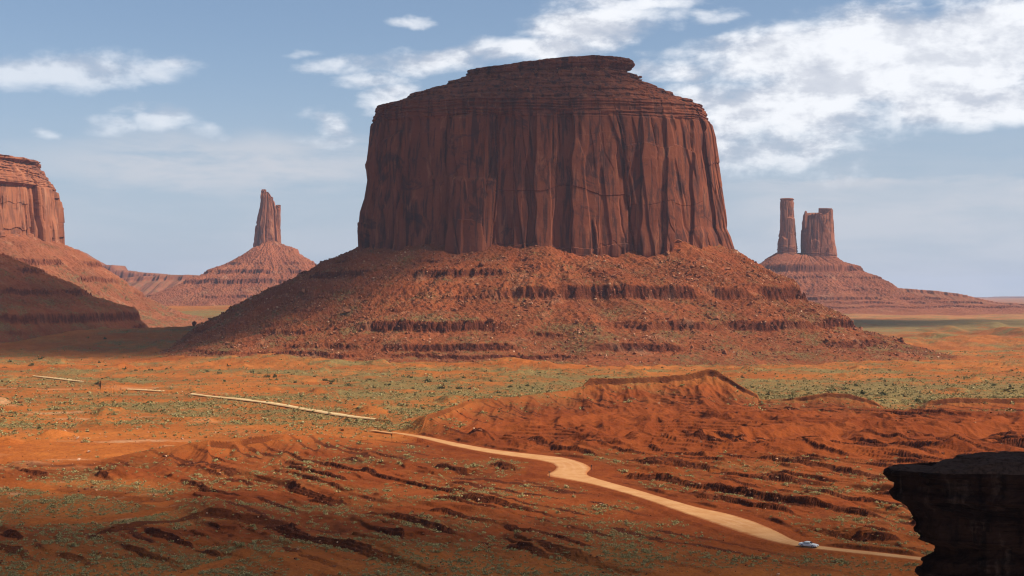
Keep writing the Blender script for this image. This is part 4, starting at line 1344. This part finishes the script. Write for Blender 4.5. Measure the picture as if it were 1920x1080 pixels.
rng = np.random.default_rng(33)
x, y = screen_pts(330000, -120, 2040, 655, 1120, rng)
vg = sample(GV, x, y); zz = sample(GZ, x, y); drr = sample(GDR, x, y)
keep = (rng.random(len(x)) < np.clip(vg, 0, 1) ** 1.3 * 0.6 * np.clip(1.15 - y / 1500, 0.45, 1)) & (drr > 2)
x, y, zz, vg = x[keep], y[keep], zz[keep], vg[keep]
s_ = np.clip(rng.lognormal(-0.95, 0.42, len(x)), 0.18, 1.2) * np.clip(y / 420, 0.9, 2.0)
P = np.stack([x, y, zz], 1)
order = np.argsort(-(s_ / y))
first = order[:240]
rest = order[240:]
nearp = rest[y[rest] < 640]; farp = rest[y[rest] >= 640]
scatter('sagebrush', P[nearp], s_[nearp], SAGE, M_SAGE, rng, smooth=False)
scatter('sagebrush', P[farp], s_[farp], SAGE_LO, M_SAGE, rng, smooth=False)
SAGE_ME = [raw_mesh('sage_shrub', *shrub_variant(360 + i, 90, 0.2), M_SAGE) for i in range(5)]
for k in first:
    o = link(bpy.data.objects.new('sage_shrub', SAGE_ME[k % 5]))
    o.location = P[k]; s = float(s_[k]) * 1.05
    o.scale = (s, s, s * float(rng.uniform(0.8, 1.1))); o.rotation_euler = (0, 0, float(rng.uniform(0, 6.28)))
    p_ = px_of(x[k], y[k])
    where = 'in the shaded lower left foreground' if p_ < 640 else ('below the ledges in the shaded middle foreground' if p_ < 1280 else 'near the road in the lower right foreground')
    tag(o, f'low grey green sage shrub growing {where}', 'shrub', f'sage shrubs {where}')

# dark bushes dotted over the plain
bush = [(60, 687, 9), (75, 676, 7), (110, 679, 6), (255, 698, 6), (198, 688, 7), (232, 694, 8), (282, 696, 11), (390, 699, 8), (412, 701, 8), (430, 692, 7), (470, 700, 9), (488, 704, 8), (500, 709, 10), (513, 709, 9), (540, 700, 6), (552, 719, 7), (610, 714, 8), (622, 716, 9), (620, 721, 7), (652, 724, 9), (665, 718, 6), (702, 729, 5), (714, 739, 7), (729, 724, 7), (803, 718, 11), (827, 730, 12), (835, 717, 7), (858, 729, 11), (870, 711, 7), (881, 729, 6), (922, 718, 8), (933, 735, 10), (957, 726, 9), (990, 723, 8), (853, 746, 8), (960, 716, 6), (1000, 728, 6), (185, 681, 6), (20, 678, 8), (8, 690, 7), (340, 664, 7), (195, 660, 7), (1563, 733, 10), (1585, 731, 10), (1605, 725, 7), (1620, 740, 11), (1657, 742, 13), (1509, 744, 12), (1720, 755, 12), (1394, 709, 8), (1796, 709, 6), (1760, 708, 5), (1864, 725, 7), (1895, 727, 6), (1898, 733, 7), (1750, 722, 5), (1300, 746, 6), (1440, 742, 8), (1812, 710, 6), (160, 640, 7), (110, 655, 6), (1690, 748, 9), (1480, 746, 7), (770, 709, 6), (590, 708, 5), (420, 716, 6), (73, 800, 8), (690, 712, 6)]
JUN_ME = [raw_mesh('bush_crown', v, f, M_JUNIPER) for v, f in JUN]
stem_v = []
for k in range(6):
    a = k * math.pi / 3
    stem_v.append((0.07 * math.cos(a), 0.07 * math.sin(a), -0.1))
for k in range(6):
    a = k * math.pi / 3
    stem_v.append((0.04 * math.cos(a), 0.04 * math.sin(a), 0.5))
STEM_ME = raw_mesh('bush_stem', np.array(stem_v), np.array([[k, (k + 1) % 6, 6 + (k + 1) % 6, 6 + k] for k in range(6)]), M_STEM)
for k, (a_, r_, w_) in enumerate(bush):
    x_, y_ = road_point(a_, r_, 0.0)
    z_ = float(sample(GZ, x_, y_))
    size = w_ / F * y_ * 0.5
    root = empty('bush', (x_, y_, z_), random.uniform(0, 6.28))
    root.scale = (size, size, size * random.uniform(0.85, 1.15))
    side = 'left of the far road' if a_ < 360 else ('at the foot of the big butte' if a_ < 1250 else 'behind the right badlands')
    tag(root, f'round dark green juniper bush dotted on the plain {side}', 'bush', f'juniper bushes on the plain {side}')
    o = link(bpy.data.objects.new('crown', JUN_ME[k % 4]), root)
    o = link(bpy.data.objects.new('stem', STEM_ME), root)

# ------------------------------------------------------------------ cumulus clouds overhead (out of view, placed for their shade on the valley)
m, t, b = new_mat('cloud_vapour')
tcn = t.n('ShaderNodeTexCoord').outputs['Object']
flat = t.mapping(tcn, (1, 1, 0))
r_ = t.n('ShaderNodeVectorMath', operation='LENGTH'); t.link(flat, r_.inputs[0])
nz_ = t.noise(flat, 2.2, 6, 0.6)
dens = t.ramp(t.math('ADD', r_.outputs['Value'], t.math('MULTIPLY', t.math('SUBTRACT', nz_, 0.5), 0.7)), 0.50, 0.98, 1.0, 0.0)
den = t.n('ShaderNodeObjectInfo').outputs['Alpha']
tr_n = t.n('ShaderNodeBsdfTransparent')
df = t.n('ShaderNodeBsdfDiffuse'); df.inputs['Color'].default_value = rgb(0.9, 0.9, 0.92)
mx = t.n('ShaderNodeMixShader')
t.put(mx.inputs[0], t.math('MULTIPLY', dens, den))
t.link(tr_n.outputs[0], mx.inputs[1]); t.link(df.outputs[0], mx.inputs[2])
outn = [n for n in t.t.nodes if n.type == 'OUTPUT_MATERIAL'][0]
t.link(mx.outputs[0], outn.inputs[0])
M_CLOUD = m


def shade_cloud(target, rx, ry, rz, alpha, alt=1250.0, seed=1, turn=0.0):
    """a puffy flattened cloud out of view, put between the sun and target for its shade"""
    n, k = 40, 72
    ph = np.linspace(0.001, math.pi - 0.001, n)[:, None]; tt = np.linspace(0, 2 * math.pi, k, endpoint=False)[None, :]
    X = np.sin(ph) * np.cos(tt); Y = np.sin(ph) * np.sin(tt); Z = np.cos(ph) + 0 * tt
    f = 1 + 0.22 * fbm3(X * 2.2, Y * 2.2, Z * 2.2, 4, seed)
    Z = np.where(Z < 0, Z * 0.35, Z)
    o = grid_obj('shade_cloud', X * f, Y * f, Z * f * 0.35, M_CLOUD, wrap=True, smooth=True)
    p = Vector(target) + SUN_DIR * ((alt - target[2]) / SUN_DIR.z)
    o.location = p
    o.scale = (rx, ry, rz)
    o.rotation_euler = (0, 0, turn)
    o.color = (1, 1, 1, alpha)
    return tag(o, kind='stuff')


shade_cloud((-470, 1800, 60), 540, 400, 300, 0.62, seed=3)
shade_cloud((-120, 1650, 240), 260, 220, 200, 0.50, seed=6)
shade_cloud((-10, 225, 0), 580, 255, 260, 0.60, seed=4, turn=-0.36)
shade_cloud((40, 66, 58), 170, 120, 90, 0.82, 900.0, seed=9)  # extra dense cloud added only to darken the near ledge
shade_cloud((330, 3050, 20), 1050, 430, 260, 0.70, seed=12)  # added to throw shade on the dark strip of far plain

# ------------------------------------------------------------------ haze
m = bpy.data.materials.new('valley_haze')
m.use_nodes = True
t = NT(m.node_tree)
outn = t.n('ShaderNodeOutputMaterial')
pv = t.n('ShaderNodeVolumePrincipled')
pv.inputs['Color'].default_value = rgb(0.72, 0.80, 1.0)
pv.inputs['Density'].default_value = 0.000032
pv.inputs['Anisotropy'].default_value = 0.1
t.link(pv.outputs[0], outn.inputs['Volume'])
lowest = float(GZ.min()) - 1.0
hx, hy0, hy1, hz1 = 26000.0, -300.0, 27000.0, 430.0
hv = np.array([(a_, b_, c_) for c_ in (min(lowest, -12.0), hz1) for (a_, b_) in ((-hx, hy0), (hx, hy0), (hx, hy1), (-hx, hy1))], float)
hf = np.array([(0, 3, 2, 1), (4, 5, 6, 7), (0, 1, 5, 4), (1, 2, 6, 5), (2, 3, 7, 6), (3, 0, 4, 7)])
haze = link(bpy.data.objects.new('haze', raw_mesh('haze', hv, hf, m)))
tag(haze, kind='stuff')

# ------------------------------------------------------------------ car
def simple(name, col, rough=0.4, metal=0.0, spec=0.5):
    m, t, b = new_mat(name, rough)
    b.inputs['Metallic'].default_value = metal
    b.inputs['Specular IOR Level'].default_value = spec
    g = t.n('ShaderNodeNewGeometry').outputs['Position']
    t.link(t.mix(t.math('MULTIPLY', t.ramp(t.noise(g, 3.0, 3, 0.6), 0.4, 0.7), 0.25), rgb(*col), rgb(*[x * 0.8 + 0.02 for x in col])), b.inputs['Base Color'])
    return m


M_PAINT = simple('silver_paint', (0.62, 0.59, 0.55), 0.45, 0.0)
M_GLASS = simple('dark_glass', (0.008, 0.009, 0.011), 0.25, 0.0, 0.12)
M_TYRE = simple('tyre_rubber', (0.015, 0.014, 0.013), 0.8)
M_RIM = simple('wheel_alloy', (0.45, 0.45, 0.46), 0.3, 0.6)
M_BLACK = simple('black_trim', (0.018, 0.017, 0.017), 0.5)
M_LAMP = simple('lamp_lens', (0.8, 0.8, 0.78), 0.1)
M_WOOD = simple('weathered_post', (0.075, 0.038, 0.022), 0.85)


def loft(name, secs, mat, parent, cap=True, smooth=True):
    """secs: (x, half width low, half width high, z low, z high); rounded box rings"""
    V = []
    for (x_, wl, wh, zl, zh) in secs:
        dz = zh - zl
        ring = [(-wl * .8, zl), (wl * .8, zl), (wl, zl + dz * .18), (wl, zl + dz * .55), (wh, zl + dz * .85), (wh * .85, zh), (-wh * .85, zh), (-wh, zl + dz * .85), (-wl, zl + dz * .55), (-wl, zl + dz * .18)]
        V += [(x_, a_, b_) for a_, b_ in ring]
    n = len(secs)
    q = grid_faces(n, 10, True)
    V += [(secs[0][0], 0, (secs[0][3] + secs[0][4]) / 2), (secs[-1][0], 0, (secs[-1][3] + secs[-1][4]) / 2)]
    ex = [(k, (k + 1) % 10, n * 10, n * 10) for k in range(10)] + [((n - 1) * 10 + (k + 1) % 10, (n - 1) * 10 + k, n * 10 + 1, n * 10 + 1) for k in range(10)]
    import bmesh
    bm = bmesh.new()
    vs = [bm.verts.new(v) for v in V]
    for f in list(q) + ex:
        u_ = []
        for i_ in f:
            if vs[i_] not in u_: u_.append(vs[i_])
        bm.faces.new(u_)
    bmesh.ops.recalc_face_normals(bm, faces=bm.faces)
    for f in bm.faces: f.smooth = False
    me = bpy.data.meshes.new(name); bm.to_mesh(me); bm.free(); me.materials.append(mat)
    return link(bpy.data.objects.new(name, me), parent)


def box(name, x0, x1, y0, y1, z0, z1, mat, parent, bev=0.02):
    import bmesh
    bm = bmesh.new()
    bmesh.ops.create_cube(bm, size=1.0)
    for v in bm.verts:
        v.co = ((x0 + x1) / 2 + v.co.x * (x1 - x0), (y0 + y1) / 2 + v.co.y * (y1 - y0), (z0 + z1) / 2 + v.co.z * (z1 - z0))
    if bev: bmesh.ops.bevel(bm, geom=bm.edges[:], offset=bev, segments=1, affect='EDGES')
    me = bpy.data.meshes.new(name); bm.to_mesh(me); bm.free(); me.materials.append(mat)
    return link(bpy.data.objects.new(name, me), parent)


def quad(name, pts, mat, parent, thick=0.02):
    """a pane: four corners given a little thickness"""
    P = [Vector(p) for p in pts]
    nrm = (P[1] - P[0]).cross(P[3] - P[0]).normalized() * thick
    V = [p + nrm * 0.5 for p in P] + [p - nrm * 0.5 for p in P]
    Fq = [(0, 1, 2, 3), (7, 6, 5, 4), (0, 4, 5, 1), (1, 5, 6, 2), (2, 6, 7, 3), (3, 7, 4, 0)]
    return link(bpy.data.objects.new(name, raw_mesh(name, np.array([v[:] for v in V]), np.array(Fq), mat)), parent)


def disc(name, r0, r1, w, x_, y_, z_, mat, parent, seg=20):
    V, Fq = [], []
    for (r, yy) in ((r1, -w / 2), (r0, -w / 2), (r0 * 1.0, w / 2), (r1, w / 2)):
        for k in range(seg):
            a_ = 2 * math.pi * k / seg
            V.append((x_ + r * math.cos(a_), y_ + yy, z_ + r * math.sin(a_)))
    q = grid_faces(4, seg, True)
    return link(bpy.data.objects.new(name, raw_mesh(name, np.array(V), q, mat, False)), parent)


cxw, cyw = road_point(1516, 1026.5)
dxy = np.array(road_point(1600, 1035.5)) - np.array((cxw, cyw))
car = empty('car', (cxw, cyw, float(sample(GZ, cxw, cyw)) + 0.15), math.atan2(dxy[1], dxy[0]))
tag(car, 'silver car with dark windows driving along the dirt road', 'car')
loft('body', [(-2.45, .76, .70, .40, .86), (-2.34, .88, .80, .32, .95), (-1.9, .90, .84, .27, .98), (-1.0, .90, .86, .25, .97), (0.3, .90, .86, .25, .96), (1.0, .90, .85, .25, .95), (1.8, .90, .82, .26, .89), (2.3, .86, .76, .30, .80), (2.46, .78, .68, .40, .72)], M_PAINT, car)
loft('roof', [(-1.55, .70, .60, .93, .99), (-0.95, .74, .58, .93, 1.36), (-0.5, .76, .60, .93, 1.42), (0.15, .76, .60, .93, 1.41), (0.5, .76, .59, .93, 1.30), (1.05, .74, .62, .92, .97)], M_PAINT, car)
quad('windshield', [(1.03, -.62, 1.0), (1.03, .62, 1.0), (0.44, .53, 1.35), (0.44, -.53, 1.35)], M_GLASS, car, 0.03)
quad('rear_window', [(-1.52, .58, 1.02), (-1.52, -.58, 1.02), (-1.0, -.50, 1.35), (-1.0, .50, 1.35)], M_GLASS, car, 0.04)
for sgn in (-1, 1):
    quad('side_window', [(-1.15, sgn * .765, 1.0), (0.75, sgn * .765, 1.0), (0.32, sgn * .655, 1.33), (-0.75, sgn * .655, 1.33)], M_GLASS, car, 0.03)
    box('headlight', 2.36, 2.475, sgn * .66 - .13, sgn * .66 + .13, .58, .72, M_LAMP, car)
    for xx in (-1.45, 1.45):
        w_ = empty('wheel', (xx, sgn * .80, .33)); w_.parent = car
        disc('tyre', .33, .20, .22, 0, 0, 0, M_TYRE, w_)
        disc('rim', .205, .02, .23, 0, 0, 0, M_RIM, w_)
box('grille', 2.40, 2.478, -.50, .50, .56, .70, M_BLACK, car)
box('bumper', 2.30, 2.52, -.84, .84, .40, .54, M_PAINT, car)
box('air_dam', 2.25, 2.45, -.80, .80, .22, .39, M_BLACK, car)
box('rear_bumper', -2.52, -2.36, -.84, .84, .42, .56, M_BLACK, car)

# ------------------------------------------------------------------ road signs
def sign_post(px, row, h, label, bw, bh, drop, mat):
    x_, y_ = road_point(px, row)
    r = empty('sign_post', (x_, y_, float(sample(GZ, x_, y_))), 0.12)
    tag(r, label, 'sign')
    box('post', -.07, .07, -.07, .07, -.4, h, M_WOOD, r, 0.01)
    box('board', -bw / 2, bw / 2, -.13, -.075, h - bh - drop, h - drop, mat, r, 0.01)
    return r


sign_post(1030, 895.5, 2.25, 'wooden post with a short crossboard standing left of the road bend', 0.95, 0.26, 0.02, M_WOOD)
sign_post(1109, 881.5, 1.9, 'thin sign post with a small dark square board inside the road bend', 0.42, 0.62, -0.05, M_BLACK)
